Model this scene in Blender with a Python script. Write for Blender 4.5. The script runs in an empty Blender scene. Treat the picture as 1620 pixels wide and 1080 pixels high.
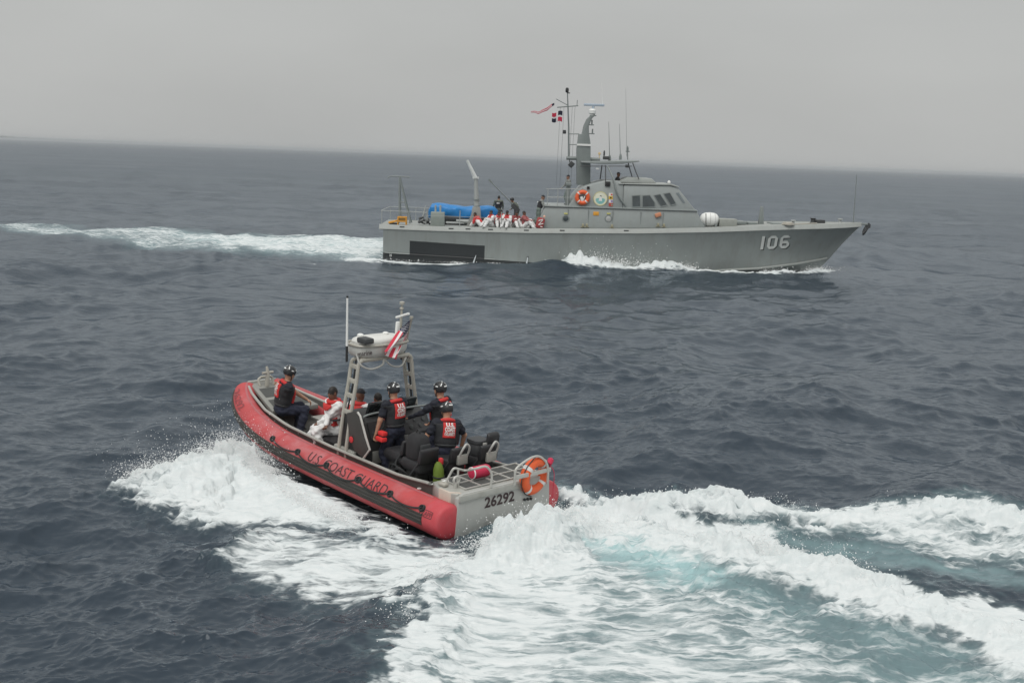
import bpy, bmesh, math, random
import numpy as np
from mathutils import Vector, Matrix

# ------------------------------------------------------------------ camera
sc = bpy.context.scene
FPX, CAM_H = 1760.0, 5.67                 # focal length in photo pixels, eye height (m)
ROLL = math.radians(2.09)
PITCH = math.atan(291.5 / FPX * math.cos(ROLL))
cam_d = bpy.data.cameras.new('camera')
cam = bpy.data.objects.new('camera', cam_d)
sc.collection.objects.link(cam)
cam_d.sensor_width = 36.0
cam_d.lens = FPX / 1620.0 * 36.0
cam_d.clip_start, cam_d.clip_end = 0.5, 120000.0
CAM_R = Matrix.Rotation(math.pi / 2 - PITCH, 3, 'X') @ Matrix.Rotation(ROLL, 3, 'Z')
cam.matrix_world = Matrix.Translation((0, 0, CAM_H)) @ CAM_R.to_4x4()
sc.camera = cam
# ------------------------------------------------------------------ sky, sun, exposure
SUN_EL, SUN_AZ = math.radians(58), math.radians(205)      # azimuth clockwise from +Y
world = bpy.data.worlds.new('World'); sc.world = world
world.use_nodes = True
wn, wl = world.node_tree.nodes, world.node_tree.links
wn.clear()
w_out = wn.new('ShaderNodeOutputWorld'); w_bg = wn.new('ShaderNodeBackground')
w_bg.inputs['Strength'].default_value = 0.1
sky = wn.new('ShaderNodeTexSky'); sky.sky_type = 'NISHITA'; sky.sun_disc = False
sky.sun_elevation, sky.sun_rotation = SUN_EL, SUN_AZ
sky.dust_density = 6.0; sky.air_density = 1.5
# closed cloud deck: even grey, brighter towards the zenith, faint broad mottling
w_tc = wn.new('ShaderNodeTexCoord'); w_sep = wn.new('ShaderNodeSeparateXYZ')
wl.new(w_tc.outputs['Generated'], w_sep.inputs[0])
w_map = wn.new('ShaderNodeMapRange')
w_map.inputs['From Min'].default_value = 0.0; w_map.inputs['From Max'].default_value = 1.0
w_map.inputs['To Min'].default_value = 5.05; w_map.inputs['To Max'].default_value = 10.8
w_sq = wn.new('ShaderNodeMath'); w_sq.operation = 'MULTIPLY'
wl.new(w_sep.outputs['Z'], w_sq.inputs[0]); wl.new(w_sep.outputs['Z'], w_sq.inputs[1]); wl.new(w_sq.outputs[0], w_map.inputs['Value'])
w_noise = wn.new('ShaderNodeTexNoise'); w_noise.inputs['Scale'].default_value = 2.3
w_noise.inputs['Detail'].default_value = 5; w_noise.inputs['Roughness'].default_value = 0.45
w_sc = wn.new('ShaderNodeMapping'); w_sc.inputs['Scale'].default_value = (1, 1, 3.0)
wl.new(w_tc.outputs['Generated'], w_sc.inputs[0]); wl.new(w_sc.outputs[0], w_noise.inputs['Vector'])
w_nm = wn.new('ShaderNodeMapRange'); w_nm.inputs['From Min'].default_value = 0.25; w_nm.inputs['From Max'].default_value = 0.75
w_nm.inputs['To Min'].default_value = 0.90; w_nm.inputs['To Max'].default_value = 1.08
wl.new(w_noise.outputs['Fac'], w_nm.inputs['Value'])
w_mul = wn.new('ShaderNodeMath'); w_mul.operation = 'MULTIPLY'
wl.new(w_map.outputs[0], w_mul.inputs[0]); wl.new(w_nm.outputs[0], w_mul.inputs[1])
w_col = wn.new('ShaderNodeVectorMath'); w_col.operation = 'SCALE'; w_col.inputs[0].default_value = (0.985, 1.0, 0.985)
wl.new(w_mul.outputs[0], w_col.inputs['Scale'])
w_mix = wn.new('ShaderNodeMix'); w_mix.data_type = 'RGBA'; w_mix.inputs[0].default_value = 0.94
wl.new(sky.outputs[0], w_mix.inputs[6]); wl.new(w_col.outputs[0], w_mix.inputs[7])
wl.new(w_mix.outputs[2], w_bg.inputs['Color']); wl.new(w_bg.outputs[0], w_out.inputs['Surface'])
sun_d = bpy.data.lights.new('sun', 'SUN'); sun_d.energy = 1.5; sun_d.angle = math.radians(40); sun_d.color = (1.0, 0.975, 0.94)
sun = bpy.data.objects.new('sun', sun_d); sc.collection.objects.link(sun)
_sd = Vector((math.sin(SUN_AZ) * math.cos(SUN_EL), math.cos(SUN_AZ) * math.cos(SUN_EL), math.sin(SUN_EL)))
sun.rotation_euler = _sd.to_track_quat('Z', 'Y').to_euler(); sun.location = _sd * 50
sc.view_settings.view_transform = 'Standard'; sc.view_settings.look = 'None'
sc.view_settings.exposure = 0.0; sc.view_settings.gamma = 1.0
sc.cycles.use_denoising = True
sc.cycles.max_bounces = 6; sc.cycles.diffuse_bounces = 3; sc.cycles.glossy_bounces = 3
sc.cycles.volume_bounces = 1; sc.cycles.transparent_max_bounces = 8
sc.cycles.sample_clamp_indirect = 4.0
HAZE = 3.0e-4                             # scattering per metre of the sea haze built at the end

# ------------------------------------------------------------------ photo pixel <-> world
_R = np.array(CAM_R)
_C = np.array([0, 0, CAM_H])
def pray(px, py): return _R @ np.array([(px - 810) / FPX, -(py - 540) / FPX, -1.0])
def onz(px, py, z=0.0):
    """point of the horizontal plane at height z under a photo pixel"""
    d = pray(px, py); return _C + d * ((z - CAM_H) / d[2])

# pose of the two boats
RHIB_P = np.array([-0.129, 16.82, -0.226])
RHIB_M = np.array(Matrix.Rotation(math.radians(132.85), 3, 'Z') @ Matrix.Rotation(-math.radians(1.32), 3, 'Y') @ Matrix.Rotation(math.radians(-0.4), 3, 'X'))
SHIP_HD = math.radians(0.8)
SHIP_M = np.array(Matrix.Rotation(SHIP_HD, 3, 'Z'))
SHIP_P = np.array([-7.05, 59.06, 0.0]) + SHIP_M @ np.array([0, 2.6, 0])     # stern, centre line, waterline
def RW(p): return np.asarray(p, float) @ RHIB_M.T + RHIB_P
def SW(p): return np.asarray(p, float) @ SHIP_M.T + SHIP_P
def _lp(M, P, px, py, ax, v):
    d = M.T @ pray(px, py); c = M.T @ (_C - P); return c + d * ((v - c[ax]) / d[ax])
def RL(px, py, ax, v): return _lp(RHIB_M, RHIB_P, px, py, ax, v)     # pixel -> RHIB frame on plane axis=v
def SL(px, py, y): return _lp(SHIP_M, SHIP_P, px, py, 1, y)          # pixel -> ship frame on plane y

# ------------------------------------------------------------------ helpers
COL = sc.collection
def link(name, me, mat=None, parent=None, smooth=False):
    o = bpy.data.objects.new(name, me); COL.objects.link(o)
    if mat is not None:
        for m in (mat if isinstance(mat, (list, tuple)) else [mat]): me.materials.append(m)
    if smooth: me.shade_smooth()
    if parent is not None: o.parent = parent
    return o
def empty(name, P=(0, 0, 0), M=None):
    o = bpy.data.objects.new(name, None); COL.objects.link(o); o.empty_display_size = 0.3
    m = Matrix.Translation(P)
    if M is not None: m = m @ Matrix([list(map(float, r)) for r in M]).to_4x4()
    o.matrix_world = m
    return o
def tag(o, label=None, cat=None, group=None, kind=None):
    if label: o['label'] = label
    if cat: o['category'] = cat
    if group: o['group'] = group
    if kind: o['kind'] = kind
    return o
def mesh(name, V, F):
    me = bpy.data.meshes.new(name); me.from_pydata([tuple(map(float, v)) for v in V], [], [tuple(map(int, f)) for f in F]); me.update(); return me
def mesh_np(name, V, F):
    """fast: V (n,3), F (m,k) with constant k"""
    V = np.ascontiguousarray(V, np.float32); F = np.ascontiguousarray(F, np.int32); k = F.shape[1]
    me = bpy.data.meshes.new(name)
    me.vertices.add(len(V)); me.vertices.foreach_set('co', V.ravel())
    me.loops.add(F.size); me.loops.foreach_set('vertex_index', F.ravel())
    me.polygons.add(len(F)); me.polygons.foreach_set('loop_start', np.arange(0, F.size, k, dtype=np.int32))
    me.polygons.foreach_set('loop_total', np.full(len(F), k, np.int32))
    me.update(calc_edges=True); return me

class MB:
    """collects shapes into one mesh"""
    OFF = (0, 0, 0)
    def __init__(s): s.V = []; s.F = []
    def add(s, V, F):
        b = len(s.V); s.V += [tuple(map(float, v)) for v in V]; s.F += [tuple(b + int(i) for i in f) for f in F]; return s
    def box(s, c, size, rot=None, taper=1.0):
        c = np.array(c, float); h = np.array(size, float) / 2
        V = np.array([[x, y, z] for z in (-1, 1) for y in (-1, 1) for x in (-1, 1)], float)
        V[4:, :2] *= taper
        V = V * h
        if rot is not None: V = V @ np.array(rot, float).T
        return s.add(V + c, [(0, 2, 3, 1), (4, 5, 7, 6), (0, 1, 5, 4), (2, 6, 7, 3), (0, 4, 6, 2), (1, 3, 7, 5)])
    def tube(s, pts, r, n=8, caps=True, closed=False):
        pts = np.array(pts, float); m = len(pts)
        r = np.broadcast_to(np.asarray(r, float), (m,))
        if closed: T = np.roll(pts, -1, 0) - np.roll(pts, 1, 0)
        else:
            T = np.gradient(pts, axis=0) if m > 2 else np.array([pts[1] - pts[0]] * 2)
        T = T / np.maximum(np.linalg.norm(T, axis=1, keepdims=True), 1e-9)
        up = np.array([0, 0, 1.0]) if abs(T[0][2]) < 0.9 else np.array([1.0, 0, 0])
        N = np.cross(T[0], up); N /= np.linalg.norm(N)
        V = []; Ns = []
        for i in range(m):
            N = N - T[i] * N.dot(T[i]); N /= max(np.linalg.norm(N), 1e-9); B = np.cross(T[i], N)
            for k in range(n):
                a = 2 * math.pi * k / n; V.append(pts[i] + r[i] * (math.cos(a) * N + math.sin(a) * B))
        F = []
        for i in range(m if closed else m - 1):
            j = (i + 1) % m
            for k in range(n):
                k2 = (k + 1) % n; F.append((i * n + k, j * n + k, j * n + k2, i * n + k2))
        if caps and not closed: F += [tuple(range(n)), tuple(range(m * n - 1, (m - 1) * n - 1, -1))]
        return s.add(V, F)
    def lathe(s, prof, n=20, M=None, c=(0, 0, 0)):
        """prof: list of (r,z) turned about local z"""
        V = []; F = []
        for r, z in prof:
            for k in range(n): a = 2 * math.pi * k / n; V.append((r * math.cos(a), r * math.sin(a), z))
        for i in range(len(prof) - 1):
            for k in range(n): k2 = (k + 1) % n; F.append((i * n + k, i * n + k2, (i + 1) * n + k2, (i + 1) * n + k))
        F += [tuple(range(n - 1, -1, -1)), tuple(range((len(prof) - 1) * n, len(prof) * n))]
        V = np.array(V)
        if M is not None: V = V @ np.array(M, float).T
        return s.add(V + np.array(c, float), F)
    def prism(s, poly, a0, a1, axis=1):
        """polygon in the two other axes, extruded along axis from a0 to a1 (numbers or per-vertex lists)"""
        n = len(poly); a0 = np.broadcast_to(a0, (n,)); a1 = np.broadcast_to(a1, (n,))
        def P(p, a): q = list(p); q.insert(axis, a); return q
        V = [P(p, a0[i]) for i, p in enumerate(poly)] + [P(p, a1[i]) for i, p in enumerate(poly)]
        F = [tuple(range(n)), tuple(range(2 * n - 1, n - 1, -1))] + [(i, i + n, (i + 1) % n + n, (i + 1) % n) for i in range(n)]
        return s.add(V, F)
    def torus(s, c, R, r, M=None, n=28, m=10):
        V = []; F = []
        for i in range(n):
            a = 2 * math.pi * i / n
            for j in range(m):
                b = 2 * math.pi * j / m; V.append(((R + r * math.cos(b)) * math.cos(a), (R + r * math.cos(b)) * math.sin(a), r * math.sin(b)))
                F.append((i * m + j, ((i + 1) % n) * m + j, ((i + 1) % n) * m + (j + 1) % m, i * m + (j + 1) % m))
        V = np.array(V)
        if M is not None: V = V @ np.array(M, float).T
        return s.add(V + np.array(c, float), F)
    def build(s, name, mat=None, parent=None, smooth=False, bevel=0.0, seg=2, angle=35):
        me = mesh(name, np.array(s.V) + np.array(MB.OFF), s.F)
        bm = bmesh.new(); bm.from_mesh(me); bmesh.ops.recalc_face_normals(bm, faces=bm.faces)
        if bevel > 0:
            ed = [e for e in bm.edges if len(e.link_faces) == 2 and e.calc_face_angle(0) > math.radians(angle)]
            bmesh.ops.bevel(bm, geom=ed, offset=bevel, segments=seg, affect='EDGES', profile=0.5, clamp_overlap=True)
        bm.to_mesh(me); bm.free()
        o = link(name, me, mat, parent)
        if smooth or bevel > 0:
            me.shade_smooth()
            try: me.set_sharp_from_angle(angle=math.radians(42))
            except Exception: pass
        return o

_mats = {}
def M(name, col, rough=0.55, metal=0.0, var=0.10, scale=6.0, bump=0.0, bscale=60.0, dirt=None, dirt_amt=0.3, streak=False, spec=0.5, emit=None):
    """procedural paint/cloth/metal: base colour with uneven tone, optional stains, fine relief"""
    if name in _mats: return _mats[name]
    m = bpy.data.materials.new(name); m.use_nodes = True; _mats[name] = m
    nt = m.node_tree; N, L = nt.nodes, nt.links; b = N['Principled BSDF']
    tc = N.new('ShaderNodeTexCoord')
    n1 = N.new('ShaderNodeTexNoise'); n1.inputs['Scale'].default_value = scale; n1.inputs['Detail'].default_value = 6; n1.inputs['Roughness'].default_value = 0.6
    L.new(tc.outputs['Object'], n1.inputs['Vector'])
    mr = N.new('ShaderNodeMapRange'); mr.inputs[1].default_value = 0.25; mr.inputs[2].default_value = 0.75
    mr.inputs[3].default_value = 1 - var; mr.inputs[4].default_value = 1 + var
    L.new(n1.outputs['Fac'], mr.inputs[0])
    sc_ = N.new('ShaderNodeVectorMath'); sc_.operation = 'SCALE'; sc_.inputs[0].default_value = col[:3]
    L.new(mr.outputs[0], sc_.inputs['Scale']); out = sc_.outputs[0]
    if dirt is not None:
        n2 = N.new('ShaderNodeTexNoise'); n2.inputs['Scale'].default_value = scale * 0.7; n2.inputs['Detail'].default_value = 8; n2.inputs['Roughness'].default_value = 0.7
        mp = N.new('ShaderNodeMapping'); mp.inputs['Scale'].default_value = (3.0, 3.0, 0.35) if streak else (1, 1, 1); mp.inputs['Location'].default_value = (3.1, 1.7, 9.2)
        L.new(tc.outputs['Object'], mp.inputs[0]); L.new(mp.outputs[0], n2.inputs['Vector'])
        r2 = N.new('ShaderNodeMapRange'); r2.inputs[1].default_value = 0.48; r2.inputs[2].default_value = 0.78; r2.inputs[3].default_value = 0; r2.inputs[4].default_value = dirt_amt
        L.new(n2.outputs['Fac'], r2.inputs[0])
        mx = N.new('ShaderNodeMix'); mx.data_type = 'RGBA'; L.new(r2.outputs[0], mx.inputs[0]); L.new(out, mx.inputs[6]); mx.inputs[7].default_value = (*dirt, 1)
        out = mx.outputs[2]
    L.new(out, b.inputs['Base Color'])
    b.inputs['Roughness'].default_value = rough; b.inputs['Metallic'].default_value = metal
    b.inputs['Specular IOR Level'].default_value = spec
    if emit: b.inputs['Emission Color'].default_value = (*emit[:3], 1); b.inputs['Emission Strength'].default_value = emit[3]
    if bump > 0:
        n3 = N.new('ShaderNodeTexNoise'); n3.inputs['Scale'].default_value = bscale; n3.inputs['Detail'].default_value = 4
        L.new(tc.outputs['Object'], n3.inputs['Vector'])
        bp = N.new('ShaderNodeBump'); bp.inputs['Strength'].default_value = bump; bp.inputs['Distance'].default_value = 0.02
        L.new(n3.outputs['Fac'], bp.inputs['Height']); L.new(bp.outputs[0], b.inputs['Normal'])
    return m

def text2d(s, size=1.0, bold=0.0, cuts=0, align='LEFT'):
    """lettering as flat triangles: (verts (n,2), faces)"""
    cu = bpy.data.curves.new('t', 'FONT'); cu.body = s; cu.size = size; cu.offset = bold; cu.resolution_u = 3; cu.align_x = align
    o = bpy.data.objects.new('t', cu); COL.objects.link(o)
    dg = bpy.context.evaluated_depsgraph_get(); me = bpy.data.meshes.new_from_object(o.evaluated_get(dg))
    bm = bmesh.new(); bm.from_mesh(me); bmesh.ops.triangulate(bm, faces=bm.faces)
    bmesh.ops.remove_doubles(bm, verts=bm.verts, dist=1e-5)
    for _ in range(cuts):
        lim = size * 0.12
        es = [e for e in bm.edges if e.calc_length() > lim]
        if not es: break
        bmesh.ops.subdivide_edges(bm, edges=es, cuts=1, use_grid_fill=False); bmesh.ops.triangulate(bm, faces=bm.faces)
    V = np.array([v.co[:2] for v in bm.verts]).reshape(-1, 2); bm.verts.index_update(); F = [[v.index for v in f.verts] for f in bm.faces]
    bm.free(); bpy.data.objects.remove(o); bpy.data.curves.remove(cu); bpy.data.meshes.remove(me)
    return V, F
def text_flat(name, s, size, origin, ux, uy, mat, parent, bold=0.0, align='CENTER'):
    V, F = text2d(s, size, bold, 0, align); origin = np.array(origin, float); ux = np.array(ux, float); uy = np.array(uy, float)
    return link(name, mesh(name, [origin + v[0] * ux + v[1] * uy for v in V], F), mat, parent)
def bez(P, n=8):
    """Catmull-Rom through points"""
    P = np.array(P, float); Q = np.vstack([2 * P[0] - P[1], P, 2 * P[-1] - P[-2]]); out = []
    for i in range(1, len(Q) - 2):
        for t in np.linspace(0, 1, n, endpoint=False):
            a, b, c, d = Q[i - 1], Q[i], Q[i + 1], Q[i + 2]
            out.append(0.5 * (2 * b + (c - a) * t + (2 * a - 5 * b + 4 * c - d) * t * t + (-a + 3 * b - 3 * c + d) * t ** 3))
    out.append(P[-1]); return np.array(out)
# ------------------------------------------------------------------ the sea
rng = np.random.default_rng(7)
def spectrum_tile(Nn, L, wl_lo, wl_hi, peak, wdir, spread, seed):
    """directional random-sea tile: height and the two horizontal (choppy) displacements, unit rms height"""
    r = np.random.default_rng(seed)
    k1 = 2 * np.pi * np.fft.fftfreq(Nn, L / Nn); kx, ky = np.meshgrid(k1, k1, indexing='ij'); k = np.hypot(kx, ky); k[0, 0] = 1e-6
    kp = 2 * np.pi / peak
    P = np.exp(-1.25 * (kp / k) ** 2) / k ** 3.6
    c = (kx * math.cos(wdir) + ky * math.sin(wdir)) / k
    P *= np.abs(c) ** spread * 0.9 + 0.1
    P *= (k > 2 * np.pi / wl_hi) & (k < 2 * np.pi / wl_lo)
    H = np.fft.fft2(r.standard_normal((Nn, Nn))) * np.sqrt(P)
    h = np.fft.ifft2(H).real; dx = np.fft.ifft2(-1j * kx / k * H).real; dy = np.fft.ifft2(-1j * ky / k * H).real
    s = h.std(); return np.stack([h / s, dx / s, dy / s], -1).astype(np.float32), L
def noise_tile(Nn, L, wl_lo, wl_hi, beta, seed):
    r = np.random.default_rng(seed); k1 = 2 * np.pi * np.fft.fftfreq(Nn, L / Nn); kx, ky = np.meshgrid(k1, k1, indexing='ij'); k = np.hypot(kx, ky); k[0, 0] = 1e9
    H = np.fft.fft2(r.standard_normal((Nn, Nn))) * k ** (-beta / 2) * ((k > 2 * np.pi / wl_hi) & (k < 2 * np.pi / wl_lo))
    h = np.fft.ifft2(H).real; return (h / h.std()).astype(np.float32), L
def sample(tile, x, y):
    T, L = tile; n = T.shape[0]
    u = (x / L * n) % n; v = (y / L * n) % n; i = u.astype(int); j = v.astype(int); fu = (u - i); fv = (v - j)
    if T.ndim == 3: fu = fu[..., None]; fv = fv[..., None]
    i %= n; j %= n; i2 = (i + 1) % n; j2 = (j + 1) % n
    return (T[i, j] * (1 - fu) + T[i2, j] * fu) * (1 - fv) + (T[i, j2] * (1 - fu) + T[i2, j2] * fu) * fv
WD = math.radians(-62)
SEA = [(spectrum_tile(384, 173.0, 6.0, 80.0, 17.0, WD, 3, 11), 0.155, 6.0, 0.8),
       (spectrum_tile(256, 41.0, 1.6, 6.0, 4.2, WD + 0.3, 1.0, 12), 0.052, 1.6, 1.0),
       (spectrum_tile(256, 9.7, 0.40, 2.0, 1.6, WD - 0.2, 0.8, 13), 0.023, 0.40, 0.85),
       (spectrum_tile(256, 2.9, 0.10, 0.40, 0.36, WD + 0.1, 0.6, 14), 0.0046, 0.10, 0.6)]
NZ1 = noise_tile(512, 24.0, 0.16, 6.0, 2.4, 21)
NZ2 = noise_tile(512, 9.0, 0.05, 0.9, 2.2, 22)
NZ3 = noise_tile(256, 60.0, 1.2, 30.0, 2.6, 23)

def seg_dist(x, y, P):
    """distance to polyline P (n,>=2); also the interpolated extra columns and the signed side"""
    best = np.full(x.shape, 1e9); ext = np.zeros(x.shape + (P.shape[1] - 2,)); side = np.zeros(x.shape)
    for a, b in zip(P[:-1], P[1:]):
        d = b[:2] - a[:2]; l2 = max(d @ d, 1e-9); t = np.clip(((x - a[0]) * d[0] + (y - a[1]) * d[1]) / l2, 0, 1)
        ex = x - a[0] - t * d[0]; ey = y - a[1] - t * d[1]; dd = np.hypot(ex, ey); m = dd < best
        best = np.where(m, dd, best); side = np.where(m, np.sign(d[0] * ey - d[1] * ex), side)
        if P.shape[1] > 2: ext = np.where(m[..., None], a[2:] + (b[2:] - a[2:]) * t[..., None], ext)
    return best, ext, side
def poly_sd(x, y, P):
    """signed distance to polygon, positive inside"""
    P = np.asarray(P)[:, :2]; ins = np.zeros(x.shape, bool); Q = np.roll(P, -1, 0)
    for a, b in zip(P, Q):
        c = (a[1] > y) != (b[1] > y); ins ^= c & (x < (b[0] - a[0]) * (y - a[1]) / (b[1] - a[1] + 1e-12) + a[0])
    d, _, _ = seg_dist(x, y, np.vstack([P, P[:1]])); return np.where(ins, d, -d)
def sstep(a, b, v): t = np.clip((v - a) / (b - a), 0, 1); return t * t * (3 - 2 * t)
def wpoly(pts, z=0.0): return np.array([onz(px, py, z)[:2] for px, py in pts])
def wline(pts):
    """(px,py,h, extra...) -> world x,y,h,extra with the crest seen at that pixel"""
    return bez([[*onz(p[0], p[1], p[2])[:2], *p[2:]] for p in pts], 5)

# foam areas traced on the water: polygon, density, edge softness (m), milky aeration
FOAM = [
 # bow wave thrown off the port side of the inflatable
 ([(186,764),(250,742),(310,718),(362,690),(400,690),(470,755),(560,800),(640,832),(700,858),(640,862),(520,832),(430,824),(350,815),(270,800),(245,782)], 1.0, .55, .10),
 ([(300,735),(370,690),(430,735),(520,800),(450,812),(330,800),(275,780)], 1.25, .4, .2),
 # lacy sheet behind it
 ([(330,878),(352,862),(382,838),(470,832),(600,838),(700,862),(775,884),(800,905),(700,945),(640,962),(560,955),(500,938),(420,918),(395,905),(362,898)], .70, .45, .10),
 ([(420,880),(600,850),(760,885),(740,925),(640,945),(520,925)], .86, .6, .15),
 # stern wash
 ([(742,868),(800,838),(880,800),(960,798),(1060,860),(1180,920),(1320,980),(1480,1040),(1640,1090),(2100,1250),(2100,1400),(520,1400),(560,1200),(588,1060),(612,1020),(630,985),(650,950),(690,905)], .67, .5, .42),
 ([(742,868),(800,836),(880,800),(940,830),(960,880),(1000,960),(960,1080),(900,1200),(580,1200),(600,1060),(640,985),(665,940),(700,900)], .82, .6, .42),
 ([(745,866),(810,836),(880,805),(925,830),(900,880),(830,920),(720,930),(690,912)], 1.3, .4, .3),
 # main breaking ridge
 ([(870,800),(960,800),(1080,828),(1200,838),(1250,868),(1330,880),(1430,925),(1530,950),(1640,985),(2300,1205),(2300,1310),(1640,1078),(1500,1048),(1350,1000),(1240,955),(1150,915),(1080,880),(980,842),(900,822)], 1.3, .35, .25),
 # far ridge on the starboard side
 ([(770,728),(860,752),(935,772),(1010,778),(1060,770),(1140,768),(1240,785),(1330,800),(1440,800),(1540,795),(1640,822),(2300,960),(2300,1080),(1640,925),(1540,905),(1440,888),(1330,862),(1240,845),(1160,828),(1060,815),(960,803),(880,790)], .66, .4, .30),
 ([(1240,800),(1440,805),(1540,800),(1640,835),(2300,985),(2300,1040),(1640,890),(1540,870),(1440,850),(1320,838)], 1.15, .4, .3),
 ([(960,790),(1060,778),(1140,776),(1240,795),(1330,812),(1300,826),(1160,812),(1040,806)], .70, .3, .2),
]
HOLES = [  # clearer, darker water between the ridges
 ([(1235,850),(1300,868),(1400,892),(1520,915),(1640,940),(2300,1085),(2300,1200),(1640,975),(1540,945),(1440,915),(1350,885),(1270,868)], .20, .5),
 ([(1000,806),(1100,818),(1200,832),(1190,842),(1090,832),(1010,820)], .42, .3),
 ([(950,858),(1010,868),(1090,900),(1180,935),(1300,985),(1420,1030),(1560,1085),(1480,1085),(1340,1040),(1200,990),(1080,950),(1000,905)], .38, .6),
 ([(1300,1000),(1420,1030),(1600,1090),(1700,1150),(1400,1150),(1320,1060),(1220,1015)], .45, .5),
]
AQUA = [ ([(870,822),(940,828),(1020,858),(1100,905),(1180,940),(1140,962),(1020,935),(930,895),(880,850)], 1.0, .5),
         ([(880,810),(1000,850),(1150,925),(1300,985),(1250,1000),(1050,960),(930,900)], .6, .8),
         ([(1120,820),(1240,845),(1380,870),(1520,900),(1640,925),(1640,945),(1500,920),(1330,885),(1220,858)], .5, .5),
         ([(1300,890),(1420,940),(1620,1005),(1620,1060),(1420,990)], .35, .5)]
RIDGE = [ # crest line: px, py, height, half width toward viewer, half width away
 np.array([(890,806,.34,.8,.5),(980,806,.44,.95,.45),(1080,832,.46,1.1,.4),(1160,846,.50,1.2,.4),(1205,840,.66,1.2,.4),(1260,872,.52,1.2,.4),(1318,878,.58,1.2,.35),(1380,912,.52,1.2,.4),(1470,938,.50,1.2,.45),(1560,966,.48,1.2,.45),(1660,1000,.46,1.2,.5),(1800,1050,.42,1.2,.5),(2300,1225,.3,1.2,.5)], float),
 np.array([(900,765,.30,.5,.3),(1000,776,.36,.6,.3),(1070,770,.45,.7,.35),(1140,768,.50,.7,.35),(1240,782,.46,.7,.35),(1340,800,.42,.7,.4),(1450,798,.46,.9,.4),(1530,798,.52,1.0,.4),(1640,822,.48,1.0,.4),(1800,856,.55,1.0,.4),(2300,985,.35,1.0,.4)], float),
 np.array([(752,858,.16,.3,.4),(800,832,.50,.5,.6),(860,800,.66,.6,.7),(905,800,.55,.6,.6),(950,830,.3,.6,.6)], float),
 np.array([(730,880,.10,.3,.5),(690,905,.20,.35,.6),(648,950,.26,.4,.7),(628,990,.26,.4,.7),(600,1060,.26,.4,.7),(570,1150,.26,.4,.7)], float),
 np.array([(198,752,.10,.4,.25),(250,732,.28,.7,.3),(310,708,.50,.9,.3),(355,690,.55,1.0,.3),(376,692,.45,.9,.3),(415,738,.22,.7,.4),(500,800,.12,.5,.4),(620,842,.06,.4,.3)], float),
 np.array([(332,876,.10,.35,.3),(382,836,.14,.5,.3),(470,828,.12,.6,.5)], float),
]
# trough between ridges, wake of the patrol boat and its bow wave
SHIPFOAM = [
 ([(-60,350),(0,353),(150,363),(300,372),(440,372),(560,375),(625,380),(640,412),(560,415),(460,404),(340,398),(250,390),(120,374),(0,362),(-60,358)], .60, 1.6, .4),
 ([(260,372),(430,374),(560,378),(620,385),(640,412),(560,412),(450,402),(330,394)], .74, 1.8, .7),
]
AQUA_S = [([(280,376),(420,378),(560,384),(610,395),(560,402),(430,394),(300,388)], 1.0, 1.5)]
def ship_wl(y0, pts): # foam along the starboard waterline: (ship x, half width, density, height)
    return np.array([[*SW((p[0] * .972, y0, 0))[:2], *p[1:]] for p in pts])
SHIPLINE = ship_wl(-2.65, [(-1.0,1.2,1.0,.15),(1.5,1.0,1.05,.06),(3.0,1.0,1.05,.02),(5.0,1.0,1.1,.01),(7.0,1.0,1.0,.02),(8.8,.9,.85,.10),(9.6,.9,.55,.36),(10.1,1.2,1.1,.66),(11.2,1.3,1.3,.56),(12.5,1.2,1.3,.42),(14.0,1.0,1.3,.36),(15.6,.9,1.2,.32),(17.0,.7,1.1,.18),(18.6,.6,1.1,.14),(20.5,.6,1.2,.16),(21.5,.5,1.1,.10)])
SHIPLINE2 = np.array([[*SW(p[:3])[:2], *p[3:]] for p in [(20.3,-2.2,0,.5,1.1,.08),(21.6,-1.6,0,.6,1.2,.14),(22.8,-.9,0,.5,1.1,.10),(23.9,-.25,0,.6,1.2,.22),(24.7,.1,0,.5,1.0,.14),(25.4,.2,0,.35,.7,.05)]])
RHIB_FOOT = RW([(0,1.1,0),(4.3,1.1,0),(5.6,.95,0),(6.6,.6,0),(7.0,0,0),(6.6,-.6,0),(5.6,-.95,0),(4.3,-1.1,0),(0,-1.1,0)])[:, :2]
SHIP_FOOT = SW([(0,-2.2,0),(13.5,-2.2,0),(17.4,-1.7,0),(20.3,-1.1,0),(23,-.3,0),(23.5,0,0),(23,.3,0),(20.3,1.1,0),(17.4,1.7,0),(13.5,2.2,0),(0,2.2,0)])[:, :2]

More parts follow.
